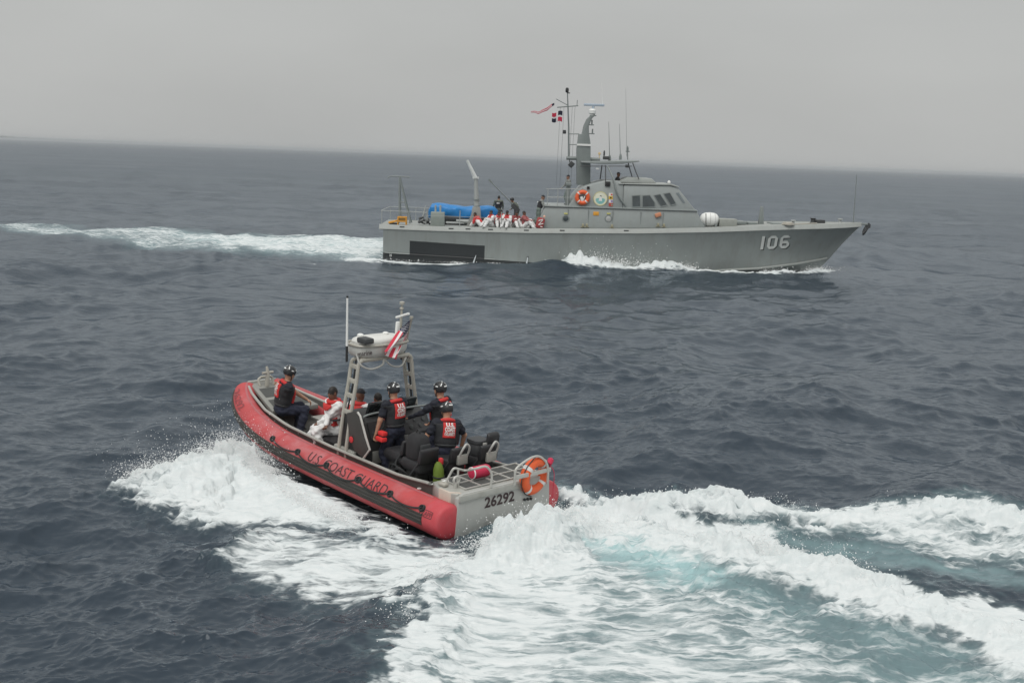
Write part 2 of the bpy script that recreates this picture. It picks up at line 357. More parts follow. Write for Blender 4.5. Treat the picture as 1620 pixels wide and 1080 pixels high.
_wl = [(wpoly(p), F, s, a) for p, F, s, a in FOAM]
_wh = [(wpoly(p), F, s) for p, F, s in HOLES]
_wa = [(wpoly(p), a, s) for p, a, s in AQUA]
_wr = [wline(p) for p in RIDGE]
_ws = [(wpoly(p), F, s, a) for p, F, s, a in SHIPFOAM]
_wsa = [(wpoly(p), a, s) for p, a, s in AQUA_S]
def sea_state(x, y, spacing):
    """displaced position and foam / aeration of the water at rest position x,y"""
    n = x.size; dz = np.zeros(n); dx = np.zeros(n); dy = np.zeros(n)
    F = np.zeros(n); A = np.zeros(n); add = np.zeros(n)
    d = np.hypot(x, y)
    # small isolated whitecaps
    # near water around the inflatable
    near = (d > 7) & (d < 30) & (np.abs(x) < 16) & (y > 6)
    i = np.where(near)[0]
    if len(i):
        X, Y = x[i], y[i]
        wx = X + 0.16 * sample(NZ1, X * 1.0, Y) + 0.05 * sample(NZ2, X, Y); wy = Y + 0.16 * sample(NZ1, X + 7, Y + 3) + 0.05 * sample(NZ2, X + 2, Y + 1)
        f = np.zeros(len(i)); a = np.zeros(len(i))
        for P, Fv, s, av in _wl:
            bb = (X > P[:, 0].min() - 2) & (X < P[:, 0].max() + 2) & (Y > P[:, 1].min() - 2) & (Y < P[:, 1].max() + 2)
            j = np.where(bb)[0]
            w = sstep(-s, s, poly_sd(wx[j], wy[j], P)); f[j] = np.maximum(f[j], w * Fv); a[j] = np.maximum(a[j], w * av)
        for P, Fv, s in _wh:
            bb = (X > P[:, 0].min() - 2) & (X < P[:, 0].max() + 2) & (Y > P[:, 1].min() - 2) & (Y < P[:, 1].max() + 2)
            j = np.where(bb)[0]; w = sstep(-s, s, poly_sd(wx[j], wy[j], P)); f[j] = f[j] * (1 - w) + np.minimum(f[j], Fv) * w
        for P, av, s in _wa:
            bb = (X > P[:, 0].min() - 2) & (X < P[:, 0].max() + 2) & (Y > P[:, 1].min() - 2) & (Y < P[:, 1].max() + 2)
            j = np.where(bb)[0]; w = sstep(-s, s, poly_sd(wx[j], wy[j], P)); a[j] = np.maximum(a[j], w * av)
        z = np.zeros(len(i))
        for P in _wr:
            bb = (X > P[:, 0].min() - 3) & (X < P[:, 0].max() + 3) & (Y > P[:, 1].min() - 3) & (Y < P[:, 1].max() + 3)
            j = np.where(bb)[0]
            dd, ext, sd = seg_dist(wx[j], wy[j], P)
            hv = ext[:, 0]; toward = (np.sign(sd) < 0)
            w = np.where(toward, ext[:, 1], ext[:, 2])
            rag = .82 + 0.02 * sample(NZ2, X[j] * .7, Y[j] * .7) + 0.12 * sample(NZ1, X[j] * .6, Y[j] * .6)
            prof = np.where(toward, np.exp(-(dd / w) ** 1.4), np.exp(-(dd / (w * .8)) ** 2))
            z[j] = np.maximum(z[j], hv * prof * np.clip(rag, .45, 1.12))
            f[j] = np.maximum(f[j], 1.05 * np.exp(-(dd / (w * .8)) ** 2) * sstep(.1, .3, hv))
        lump = sample(NZ2, X, Y) * .0035 + sample(NZ1, X, Y) * .013
        z += lump * np.clip(f, 0, 1.2)
        F[i] = f; A[i] = a; add[i] = z
    # wake and bow wave of the patrol boat
    i = np.where((d > 48) & (d < 85) & (y > 20) & (x < 40) & (x > -60))[0]
    if len(i):
        X, Y = x[i], y[i]
        wx = X + 0.5 * sample(NZ3, X, Y) + .12 * sample(NZ1, X, Y); wy = Y + 0.7 * sample(NZ3, X + 20, Y + 9) + .12 * sample(NZ1, X + 3, Y)
        f = np.zeros(len(i)); a = np.zeros(len(i)); z = np.zeros(len(i))
        for P, Fv, s, av in _ws:
            w = sstep(-s, s, poly_sd(wx, wy, P)); f = np.maximum(f, w * Fv); a = np.maximum(a, w * av); z += .10 * w
        for P, av, s in _wsa: a = np.maximum(a, av * sstep(-s, s, poly_sd(wx, wy, P)))
        z += 0.10 * f * sample(NZ3, X * 1.5, Y * 1.5) + .05 * f * sample(NZ1, X * .6, Y * .6)
        for P in (SHIPLINE, SHIPLINE2):
            dd, ext, _ = seg_dist(X + .10 * sample(NZ1, X, Y), Y + .15 * sample(NZ1, X + 5, Y), P)
            g = np.exp(-(dd / ext[:, 0]) ** 2.2)
            f = np.maximum(f, ext[:, 1] * g); zz = ext[:, 2] * np.exp(-(dd / (ext[:, 0] * np.where(ext[:, 2] < 0, 2.0, .7))) ** 2) * np.clip(1 + .35 * sample(NZ1, X * .8, Y * .8), .3, 1.8); z = np.where(ext[:, 2] < 0, z + zz, np.maximum(z, zz))
        # smooth dark swell beside the hull, ahead of the breaking part
        c = SW((9.05, -3.6, 0)); dd = np.hypot((X - c[0]) / 1.1, (Y - c[1]) / .8); z = np.maximum(z, .45 * np.exp(-dd ** 2))
        F[i] = f; A[i] = np.maximum(A[i], a); add[i] = z
    # wind waves and swell
    cut = np.clip(np.maximum(F, A), 0, 1); gust = np.clip(.85 + .28 * sample(NZ3, x * .35, y * .35 + 5), .35, 1.5)
    for (tile, amp, wlo, chop) in SEA:
        fade = 1 - sstep(0.6 * wlo, 2.2 * wlo, spacing)
        if wlo > 1.5: fade = 1 - sstep(3.0 * wlo, 12 * wlo, spacing)
        elif wlo > .2: fade = 1 - sstep(1.2 * wlo, 6 * wlo, spacing)
        m = np.where(fade > 0.004)[0]
        s = sample(tile, x[m], y[m]); g = (amp * fade)[m] if np.ndim(amp * fade) else amp * fade
        g = g * (1 - (.75 if wlo < 1 else .5) * cut[m])
        if wlo < 1: g = g * gust[m]
        dz[m] += g * s[:, 0]; dx[m] -= g * chop * s[:, 1]; dy[m] -= g * chop * s[:, 2]
    # scattered whitecaps where short crests are steep
    wc = sample(NZ1, x * .5 + 3, y * .5) * .5 + sample(NZ3, x * 2, y * 2) * .5
    F = np.maximum(F, 0.62 * sstep(2.15, 2.7, wc) * (d < 120) * (d > 20) * sstep(.02, .12, dz))
    # the boats float: keep the water down inside their hulls
    for P, lo, r0 in ((RHIB_FOOT, -.40, .25), (SHIP_FOOT, -.7, .5)):
        bb = np.where((x > P[:, 0].min() - 5) & (x < P[:, 0].max() + 5) & (y > P[:, 1].min() - 5) & (y < P[:, 1].max() + 5))[0]
        w = sstep(-r0, r0, poly_sd(x[bb], y[bb], P))
        dz[bb] = dz[bb] * (1 - w) + lo * w; add[bb] *= (1 - w)
        w2 = sstep(-1.2, 0, poly_sd(x[bb], y[bb], P)); dz[bb] *= (1 - .55 * np.maximum(w2, sstep(-4.0, 0, poly_sd(x[bb], y[bb], P)) if lo < -.5 else w2))
        dx[bb] *= (1 - w2); dy[bb] *= (1 - w2)
    cl = 1 - 0.6 * np.clip(add / .4, 0, 1)
    return x + dx * cl, y + dy * cl, dz * (1 - .4 * np.clip(add / .4, 0, 1)) + add, F, A

def build_sea():
    px_step = 1.0 / (CAM_H * FPX * 0.632)
    ds = [0.6, 1.5, 3.0, 5.0, 6.5, 8.0]; d = 9.0
    while d < 45000:
        ds.append(d); d += min(max(d * d * px_step * SEA_STEP, .014), d * 0.25)
    ds = np.array(ds)
    half = math.radians(33); nd = int(2 * half * 1112 / SEA_COL)
    th = np.concatenate([np.linspace(-half, half, nd), half + (2 * math.pi - 2 * half) * np.linspace(0, 1, 74)[1:-1] ** 1.0])
    spD = np.gradient(ds); dth = np.gradient(th)
    D, T = np.meshgrid(ds, th, indexing='ij'); x = (D * np.sin(T)).ravel(); y = (D * np.cos(T)).ravel()
    sp = np.maximum(spD[:, None] * 1.0, D * dth[None, :]).ravel()
    X, Y, Z, F, A = sea_state(x, y, sp)
    nr, nc = len(ds), len(th); idx = np.arange(nr * nc).reshape(nr, nc)
    a, b = idx[:-1], idx[1:]
    Q = np.stack([a, np.roll(a, -1, 1), np.roll(b, -1, 1), b], -1).reshape(-1, 4)
    me = mesh_np('sea', np.stack([X, Y, Z], -1), Q)
    for nme, v in (('foam', F), ('aqua', A)):
        at = me.attributes.new(nme, 'FLOAT', 'POINT'); at.data.foreach_set('value', v.astype(np.float32))
    me.shade_smooth()
    return me

def sea_material():
    m = bpy.data.materials.new('sea water'); m.use_nodes = True; nt = m.node_tree; N, L = nt.nodes, nt.links; N.clear()
    def n(t, **k):
        o = N.new(t)
        for a, v in k.items(): setattr(o, a, v)
        return o
    def math_(op, a, b=None, c=None, clamp=False):
        o = n('ShaderNodeMath', operation=op, use_clamp=clamp)
        for i, v in enumerate((a, b, c)):
            if v is None: continue
            if isinstance(v, (int, float)): o.inputs[i].default_value = v
            else: L.new(v, o.inputs[i])
        return o.outputs[0]
    def noise(vec, scale, detail=4, rough=.55, dist=0.0):
        o = n('ShaderNodeTexNoise'); o.inputs['Scale'].default_value = scale; o.inputs['Detail'].default_value = detail; o.inputs['Roughness'].default_value = rough; o.inputs['Distortion'].default_value = dist
        L.new(vec, o.inputs['Vector']); return o.outputs['Fac']
    def mapr(v, a, b, c, d, smooth=False):
        o = n('ShaderNodeMapRange'); 
        if smooth: o.interpolation_type = 'SMOOTHSTEP'
        L.new(v, o.inputs[0]); o.inputs[1].default_value = a; o.inputs[2].default_value = b; o.inputs[3].default_value = c; o.inputs[4].default_value = d; return o.outputs[0]
    out = n('ShaderNodeOutputMaterial'); geo = n('ShaderNodeNewGeometry'); pos = geo.outputs['Position']
    Fa = n('ShaderNodeAttribute', attribute_name='foam').outputs['Fac']; Aa = n('ShaderNodeAttribute', attribute_name='aqua').outputs['Fac']
    mp = n('ShaderNodeMapping'); mp.inputs['Rotation'].default_value = (0, 0, math.radians(28)); mp.inputs['Scale'].default_value = (.42, 1.25, .8); L.new(pos, mp.inputs[0]); sv = mp.outputs[0]
    n1 = noise(sv, 1.7, 9, .66, .7); n2 = noise(sv, 7.0, 6, .62, .9)
    wv = n('ShaderNodeTexVoronoi', feature='DISTANCE_TO_EDGE'); wv.inputs['Scale'].default_value = 2.6
    wn_ = n('ShaderNodeTexNoise'); wn_.inputs['Scale'].default_value = 2.2; wn_.inputs['Detail'].default_value = 5; L.new(sv, wn_.inputs['Vector'])
    wa = n('ShaderNodeVectorMath', operation='MULTIPLY_ADD'); wa.inputs[1].default_value = (.9, .9, .9); L.new(wn_.outputs['Color'], wa.inputs[0]); L.new(sv, wa.inputs[2]); L.new(wa.outputs[0], wv.inputs['Vector'])
    lace = mapr(wv.outputs['Distance'], 0.0, .16, 1, 0, True)
    t = math_('MULTIPLY_ADD', Fa, 1.78, -1.0)
    t = math_('MULTIPLY_ADD', math_('SUBTRACT', n1, .5), 2.3, t)
    t = math_('MULTIPLY_ADD', math_('SUBTRACT', n2, .5), 1.1, t)
    t = math_('MULTIPLY_ADD', math_('MULTIPLY', lace, Fa), .55, t)
    mask = mapr(t, -.20, .75, 0, 1, True)
    has = mapr(Fa, .03, .22, 0, 1); mask = math_('MULTIPLY', mask, has)
    veil = math_('MULTIPLY', mapr(Fa, .35, 1.1, 0, .55, True), mapr(n2, .3, .7, .5, 1.0))     # thin, half drowned foam
    # water body
    bp = n('ShaderNodeBump'); bp.inputs['Strength'].default_value = .6; bp.inputs['Distance'].default_value = .05
    mp2 = n('ShaderNodeMapping'); mp2.inputs['Rotation'].default_value = (0, 0, math.radians(-28)); mp2.inputs['Scale'].default_value = (.55, 1.2, 1); L.new(pos, mp2.inputs[0])
    rip = math_('MULTIPLY_ADD', noise(mp2.outputs[0], .9, 5, .55, .3), 2.0, math_('MULTIPLY_ADD', noise(mp2.outputs[0], .11, 3, .5, .4), 9.0, math_('MULTIPLY', noise(mp2.outputs[0], 6.0, 3, .5, .3), .45))); L.new(rip, bp.inputs['Height'])
    milk = math_('MAXIMUM', math_('MULTIPLY', Aa, mapr(n1, .3, .7, .55, 1.0)), math_('MULTIPLY', veil, .45), clamp=True)
    body = n('ShaderNodeMix', data_type='RGBA'); L.new(milk, body.inputs[0]); body.inputs[6].default_value = (.022, .034, .048, 1); body.inputs[7].default_value = (.36, .55, .56, 1)
    dif = n('ShaderNodeBsdfDiffuse'); L.new(body.outputs[2], dif.inputs['Color']); L.new(bp.outputs[0], dif.inputs['Normal'])
    gl = n('ShaderNodeBsdfGlossy'); gl.inputs['Roughness'].default_value = .16; gl.inputs['Color'].default_value = (.89, .94, .99, 1); L.new(bp.outputs[0], gl.inputs['Normal'])
    fr = n('ShaderNodeFresnel'); fr.inputs['IOR'].default_value = 1.333; L.new(bp.outputs[0], fr.inputs['Normal'])
    fac = math_('MINIMUM', math_('MULTIPLY', fr.outputs[0], 1.2), FRES_MAX)
    fac = math_('MULTIPLY', fac, mapr(noise(mp2.outputs[0], .035, 5, .6, .5), .3, .7, .90, 1.10))      # gust patches: rougher, darker water
    w = n('ShaderNodeMixShader'); L.new(fac, w.inputs[0]); L.new(dif.outputs[0], w.inputs[1]); L.new(gl.outputs[0], w.inputs[2])
    # foam: rough, bright, with bubbly relief
    fb = n('ShaderNodeBump'); fb.inputs['Strength'].default_value = .16; fb.inputs['Distance'].default_value = .08
    L.new(math_('ADD', n2, math_('MULTIPLY', noise(pos, 16, 5, .65), .5)), fb.inputs['Height'])
    fcol = n('ShaderNodeMix', data_type='RGBA'); L.new(mapr(n2, .3, .7, 0, 1), fcol.inputs[0]); fcol.inputs[6].default_value = (.66, .71, .72, 1); fcol.inputs[7].default_value = (.88, .89, .89, 1)
    fd = n('ShaderNodeBsdfDiffuse'); L.new(fcol.outputs[2], fd.inputs['Color']); L.new(fb.outputs[0], fd.inputs['Normal'])
    ft = n('ShaderNodeBsdfTranslucent'); ft.inputs['Color'].default_value = (.80, .86, .86, 1)
    fm = n('ShaderNodeMixShader'); fm.inputs[0].default_value = .42; L.new(fd.outputs[0], fm.inputs[1]); L.new(ft.outputs[0], fm.inputs[2])
    mx = n('ShaderNodeMixShader'); L.new(math_('MAXIMUM', mask, math_('MULTIPLY', veil, .55)), mx.inputs[0]); L.new(w.outputs[0], mx.inputs[1]); L.new(fm.outputs[0], mx.inputs[2])
    L.new(mx.outputs[0], out.inputs['Surface'])
    return m
SEA_STEP, SEA_COL, FRES_MAX = 0.85, 1.3, 0.38
sea = link('sea', build_sea(), sea_material()); sea['kind'] = 'structure'
# ------------------------------------------------------------------ patrol boat
ship = empty('patrol_boat', SHIP_P, SHIP_M)
tag(ship, 'grey naval patrol boat numbered 106 crossing behind the inflatable', 'patrol boat')
G_hull = None
c_grey = (.255, .280, .272)
M_house = M('house grey paint', (.275, .302, .297), .5, var=.06, scale=2.0, dirt=(.20, .19, .16), dirt_amt=.25, streak=True)
M_deck = M('deck grey', (.30, .315, .30), .8, var=.08, scale=3)
M_band = M('gunwale grey', (.33, .35, .335), .55, var=.06, scale=2, dirt=(.22, .20, .16), dirt_amt=.25, streak=True)
M_mast = M('mast grey', (.20, .225, .22), .5, var=.06, scale=3)
M_rail = M('pale rail paint', (.36, .38, .37), .5)
M_white = M('white paint', (.78, .79, .77), .45, var=.04)
M_black = M('black rubber', (.018, .019, .02), .6, var=.15)
M_dgrey = M('dark fitting', (.045, .048, .05), .55)
M_glass = M('dark window glass', (.045, .058, .062), .08, var=.4, scale=2.5, spec=.8)
M_orange = M('orange buoy vinyl', (.78, .12, .03), .5, var=.06)
M_yel = M('orange yellow paint', (.72, .34, .04), .55)
M_bluet = M('blue tarpaulin', (.008, .19, .50), .45, var=.18, scale=3, bump=.9, bscale=4.5)
M_red = M('red cloth', (.55, .03, .035), .7, var=.12)
M_wcloth = M('white cloth', (.74, .74, .72), .85, var=.06, bump=.25, bscale=25)

def hull_material():
    m = M('ship hull paint', c_grey, .5, var=.07, scale=.9, dirt=(.16, .155, .135), dirt_amt=.5, streak=True, bump=.25, bscale=1.1)
    nt = m.node_tree; N, L = nt.nodes, nt.links; b = N['Principled BSDF']
    src = b.inputs['Base Color'].links[0].from_socket
    tc = N.new('ShaderNodeTexCoord'); sp = N.new('ShaderNodeSeparateXYZ'); L.new(tc.outputs['Object'], sp.inputs[0])
    nz = N.new('ShaderNodeTexNoise'); nz.inputs['Scale'].default_value = 3.0; nz.inputs['Detail'].default_value = 5; L.new(tc.outputs['Object'], nz.inputs['Vector'])
    def mt(op, a, bb):
        o = N.new('ShaderNodeMath'); o.operation = op
        for i, v in enumerate((a, bb)):
            if isinstance(v, (int, float)): o.inputs[i].default_value = v
            else: L.new(v, o.inputs[i])
        return o.outputs[0]
    wob = mt('MULTIPLY', mt('SUBTRACT', nz.outputs['Fac'], .5), .03)
    z = mt('ADD', sp.outputs['Z'], wob); x = mt('ADD', sp.outputs['X'], wob)
    boot = mt('LESS_THAN', z, mt('MULTIPLY_ADD', x, -.022) if False else mt('ADD', mt('MULTIPLY', x, -.030), .40))
    rect = mt('MULTIPLY', mt('MULTIPLY', mt('GREATER_THAN', x, 1.42), mt('LESS_THAN', x, 5.42)), mt('LESS_THAN', z, mt('ADD', mt('MULTIPLY', x, -.03), 1.13)))
    msk = mt('MAXIMUM', boot, rect)
    mx = N.new('ShaderNodeMix'); mx.data_type = 'RGBA'; L.new(msk, mx.inputs[0]); L.new(src, mx.inputs[6]); mx.inputs[7].default_value = (.022, .026, .028, 1)
    L.new(mx.outputs[2], b.inputs['Base Color']); return m
M_hull = hull_material()
HX = np.array([0, 3, 7.9, 13.7, 17.5, 20.3, 22.5, 23.87, 24.5, 25.2, 25.75, 26.1])
HB = np.array([2.45, 2.55, 2.62, 2.62, 2.5, 2.2, 1.75, 1.36, 1.12, .74, .38, .06])
HZ = np.array([1.90, 1.90, 1.97, 2.16, 2.35, 2.53, 2.64, 2.69, 2.72, 2.75, 2.78, 2.80])
HCB = np.array([2.3, 2.36, 2.36, 2.22, 1.86, 1.36, .80, .34, .06, .03, .03, .02])
HCZ = np.array([-.35, -.35, -.30, -.18, -.06, .14, .42, .64, .76, 1.58, 2.2, 2.55])
HKZ = np.array([-.9, -.95, -1.0, -1.0, -1.0, -.95, -.80, -.05, .62, 1.54, 2.16, 2.52])
hb = lambda x: np.interp(x, HX, HB); hz = lambda x: np.interp(x, HX, HZ)
def hull_y(x, z):
    z0, z1 = np.interp(x, HX, HCZ), hz(x) - .22; t = np.clip((z - z0) / (z1 - z0), 0, 1)
    p = 1.0 + .55 * sstep(11.5, 23, x); c = np.interp(x, HX, HCB); return c + (hb(x) - c) * t ** p
def build_hull():
    xs = np.concatenate([np.linspace(0, 17, 18), np.linspace(17.5, 26.1, 34)]); V = []; F = []; R = 9
    for x in xs:
        z0, z1 = np.interp(x, HX, HCZ), hz(x) - .22
        row = [(0, np.interp(x, HX, HKZ)), (np.interp(x, HX, HCB) * .98, z0 - .004)]
        for t in np.linspace(0, 1, R - 2): z = z0 + (z1 - z0) * t; row.append((hull_y(x, z), z))
        for y, z in row: V.append((x, -y, z))
        for y, z in row: V.append((x, y, z))
    n = R * 2
    for i in range(len(xs) - 1):
        for k in range(R - 1):
            a = i * n + k; F.append((a, a + n, a + n + 1, a + 1)); a += R; F.append((a, a + 1, a + n + 1, a + n))
    F.append(tuple(range(R)) + tuple(range(2 * R - 1, R - 1, -1)))
    b = MB(); b.add(V, F); o = b.build('hull', M_hull, ship, smooth=True)
    # chine spray rail
    for s in (-1, 1):
        b = MB(); P = []
        for x in np.linspace(15.5, 24.4, 24): P.append((x, s * (np.interp(x, HX, HCB) + .03), np.interp(x, HX, HCZ) + .02))
        b.tube(P, np.interp(np.linspace(15.5, 24.4, 24), [15.5, 18.5, 24.4], [.03, .085, .06]), 6); b.build('spray_rail', M_band, o, smooth=True)
    # gunwale band: leans inwards, proud of the plating
    for s in (-1, 1):
        b = MB(); V = []; F = []
        X2 = np.linspace(-.22, 26.2, 70)
        for x in X2:
            w, z = hb(x), hz(x); top = max(w - .10, .01)
            for y, zz in ((w - .02, z - .25), (w + .045, z - .235), (w + .03, z - .20), (top + .02, z), (top - .06, z + .005), (top - .06, z - .06)): V.append((x, s * max(y, .01), zz))
        for i in range(len(X2) - 1):
            for k in range(5): a = i * 6 + k; F.append((a, a + 1, a + 7, a + 6))
        F += [tuple(range(6)), tuple(range(len(V) - 6, len(V)))]
        b.add(V, F); g = b.build('gunwale', M_band, o, smooth=True)
        if s < 0:
            for x in (3.6, 4.5, 5.7, 7.6, 1.0, 9.5, 12.9):
                bb = MB(); bb.box((x, s * (hb(x) - .03), hz(x) - .10), (.26, .05, .07), taper=1); bb.build('scupper', M_dgrey, g, bevel=.01)
    # transom cap
    b = MB(); V = []; F = []
    for x in np.linspace(-.2, 26.0, 60): w = max(hb(x) - .14, .01); V += [(x, -w, hz(x) - .02), (x, w, hz(x) - .02)]
    for i in range(59): F.append((2 * i, 2 * i + 1, 2 * i + 3, 2 * i + 2))
    b.add(V, F); b.build('deck', M_deck, ship)
    b = MB(); b.prism([(-2.38, 1.62), (2.38, 1.62), (2.38, 1.86), (-2.38, 1.86)], -.21, 0.0, axis=0); b.build('stern_bulwark', M_band, ship, bevel=.02)
    b = MB(); b.tube([(.1, -2.43, .40), (6.0, -2.47, .25)], .035, 6); b.build('rubbing_strip', M_hull, o, smooth=True)
    return o
hull = build_hull()
# hull number with its dark shadow, draught mark
def hull_text(name, s, size, x0, z0, slope, mat, dxo=0, dzo=0, off=.012, bold=0.0, wide=1.0):
    V, F = text2d(s, size, bold, 4); P = []
    for u, v in V: x = x0 + u * wide + dxo; z = z0 + v + slope * u + dzo; P.append((x, -(float(hull_y(x, z)) + off), z))
    return link(name, mesh(name, P, F), mat, hull)
M_num = M('white hull lettering', (.70, .71, .68), .5, var=.08, scale=5, dirt=(.4, .4, .38), dirt_amt=.4)
_a = SL(1199, 395, -1.75)
def block_digit(ch, w, h, t):
    """octagonal block numeral as strokes: list of closed strips (quads)"""
    c = .28 * w; o = [(c, 0), (w - c, 0), (w, c), (w, h - c), (w - c, h), (c, h), (0, h - c), (0, c)]
    def inner(p, d): return [(min(max(x, d), w - d) if 0 < x < w else (d if x <= 0 else w - d), d if y <= 0 else (h - d if y >= h else y)) for x, y in p]
    if ch == '1': return [[(w * .3, 0), (w * .3 + t * 1.05, 0), (w * .3 + t * 1.05, h), (w * .3, h)]]
    i_ = inner(o, t); q = []
    if ch == '0': seq = [(k, (k + 1) % 8) for k in range(8)]
    else: seq = [(k, (k + 1) % 8) for k in (0, 4, 5, 6, 7)]
    for a, b_ in seq: q.append([o[a], o[b_], i_[b_], i_[a]])
    if ch == '6':
        m = h * .58; q += [[(w, c), (w, m - c), (w - t, m - c), (w - t, c)], [(w - c, 0), (w, c), (w - t, c), (w - c, t)], [(w, m - c), (w - c, m), (w - c, m - t), (w - t, m - c)], [(w - c, m), (0, m), (0, m - t), (w - c, m - t)],
                           [(w - c, h), (w, h - c), (w - t * .9, h - c), (w - c, h - t)]]
    return q
def hull_number(name, dx, dz, mat, off, grow):
    x = _a[0]
    for ch, wd_ in (('1', .42), ('0', .54), ('6', .54)):
        P = []; F = []
        for quad in block_digit(ch, wd_, .74, .155):
            qc = np.mean(quad, 0)
            for k in range(4):
                a, b_ = np.array(quad[k]), np.array(quad[(k + 1) % 4])
                P.append(a)
            F.append(tuple(range(len(P) - 4, len(P))))
        V = []
        for u, v in P: X = x + u * 1.05 + dx - .02 * v; Z = _a[2] + v + .06 * (x - _a[0] + u) + dz; V.append((X, -(float(hull_y(X, Z)) + off), Z))
        bm_ = MB(); bm_.add(V, F); bm_.build(name, mat, hull); x += (wd_ + (.05 if ch == '1' else .14)) * 1.05
hull_number('number_shadow', .06, -.045, M_black, .010, 0)
hull_number('number', 0, 0, M_num, .022, 0)
hull_text('draught_mark', '8', .28, .34, .20, 0, M_white, off=.02)
for px, py, dx_ in ((753, 404, -.17), (835, 407, -.10)):     # cooling-water outlets with water falling from them
    p = SL(px, py, -2.45); y = -(float(hull_y(p[0], p[2])) + .02)
    b = MB(); b.lathe([(.05, -.02), (.05, .04), (.03, .05)], 8, np.array([[1, 0, 0], [0, 0, -1], [0, 1, 0]]), (p[0], y, p[2])); o = b.build('water_outlet', M_dgrey, hull, smooth=True)
    b = MB(); b.tube(bez([(p[0], y - .05, p[2]), (p[0] + dx_ * .4, y - .14, p[2] - .22), (p[0] + dx_, y - .2, p[2] - .55)], 5), np.linspace(.02, .05, 11), 6)
    b.build('falling_water', M('falling water', (.5, .54, .56), .3, var=.3, scale=12), o, smooth=True)

# --- deckhouse and wheelhouse: side profiles extruded across the beam
def wz(z): return np.interp(z, [1.9, 3.12, 4.0, 4.7], [2.06, 1.96, 1.84, 1.70])
def house(name, prof, mat, inset=0.0, parent=ship, bevel=.05):
    b = MB(); w = [wz(z) - inset for x, z in prof]; b.prism(prof, [-v for v in w], w, axis=1); return b.build(name, mat, parent, bevel=bevel, seg=2, angle=20)
lower = house('deckhouse', [(8.05, 1.93), (8.55, 3.12), (16.68, 3.18), (17.2, 2.28)], M_house)
flying = house('bridge_coaming', [(9.82, 3.15), (10.16, 3.74), (10.55, 4.22), (11.12, 4.44), (11.8, 4.62), (12.52, 4.62), (12.72, 4.38), (12.72, 3.15)], M_house, .015)
wheel = house('wheelhouse', [(12.725, 3.155), (12.725, 4.40), (15.24, 4.47), (15.66, 4.33), (16.66, 3.175)], M_house, .012)
b = MB(); b.prism([(12.45, 4.43), (12.45, 4.50), (15.3, 4.56), (15.70, 4.43), (15.73, 4.36), (15.24, 4.47)], -1.80, 1.80); b.build('roof', M_band, wheel, bevel=.03)
b = MB(); b.prism([(12.4, 4.53), (13.0, 4.82), (14.3, 4.80), (14.6, 4.53)], -1.1, 1.1); b.build('windscreen', M_band, wheel, bevel=.05)
b = MB(); b.prism([(8.50, 3.125), (8.50, 3.195), (16.72, 3.225), (16.72, 3.16)], -2.02, 2.02); b.build('ledge', M_house, lower, bevel=.02)
for x in (9.8, 10.9, 12.2, 13.7, 14.9):      # plating seams
    for s in (-1,):
        b = MB(); b.box((x, s * (wz(2.6) + .005), 2.58), (.025, .03, .95)); b.build('seam', M_mast, lower)
# windows: dark glass set in rubber frames
def inset_poly(poly, d):
    P = np.array(poly); c = P.mean(0); return [tuple(c + (p - c) * (1 - d / max(np.linalg.norm(p - c), 1e-6))) for p in P]
def side_window(pts, parent, s=-1):
    P = [SL(px, py, -1.86)[[0, 2]] for px, py in pts]
    y = lambda z, o: s * (wz(z) - .012 + o)
    V = []; big = inset_poly(P, -.055); k = len(P)
    for q in (big, P): V += [(p[0], y(p[1], .03), p[1]) for p in q]
    V += [(p[0], y(p[1], -.01), p[1]) for p in big]; V += [(p[0], y(p[1], -.01), p[1]) for p in P]
    F = []
    for i in range(k):
        j = (i + 1) % k; F += [(i, j, k + j, k + i), (i, 2 * k + i, 2 * k + j, j), (k + i, k + j, 3 * k + j, 3 * k + i)]
    b = MB(); b.add(V, F); w = b.build('window', M_mast, parent)
    b = MB(); b.add([(p[0], y(p[1], .012), p[1]) for p in P], [tuple(range(k))]); b.build('pane', M_glass, w)
    return w
z3 = lambda L_: [(840 + u / 5.4, 260 + v / 5.4) for u, v in L_]
WINS = [z3([(866, 272), (930, 268), (932, 360), (866, 362)]), z3([(955, 270), (1015, 268), (1056, 330), (1054, 362), (952, 364)]),
        z3([(1056, 268), (1104, 258), (1160, 346), (1108, 358)]), z3([(1138, 254), (1188, 246), (1236, 335), (1194, 346)])]
for wpts in WINS: side_window(wpts, wheel)
for wpts in WINS: side_window(wpts, wheel, 1)
for k in range(4):        # raked front windscreen panes
    y0 = -1.55 + k * .8; b = MB()
    def fp(t, y): return (15.68 + (16.64 - 15.68) * t + .015, y, 4.31 + (3.2 - 4.31) * t + .012)
    b.add([fp(.12, y0), fp(.12, y0 + .68), fp(.72, y0 + .68), fp(.72, y0)], [(0, 1, 2, 3)]); w = b.build('window', M_glass, wheel)
b = MB(); V = [SL(px, py, -1.80) for px, py in z3([(1238, 244), (1262, 242), (1316, 328), (1298, 332)])]; b.add([(v[0], -(wz(v[2]) + .0), v[2]) for v in V], [(0, 1, 2, 3)]); b.build('quarter_light', M('pale glass', (.16, .19, .2), .1, spec=.8), wheel)
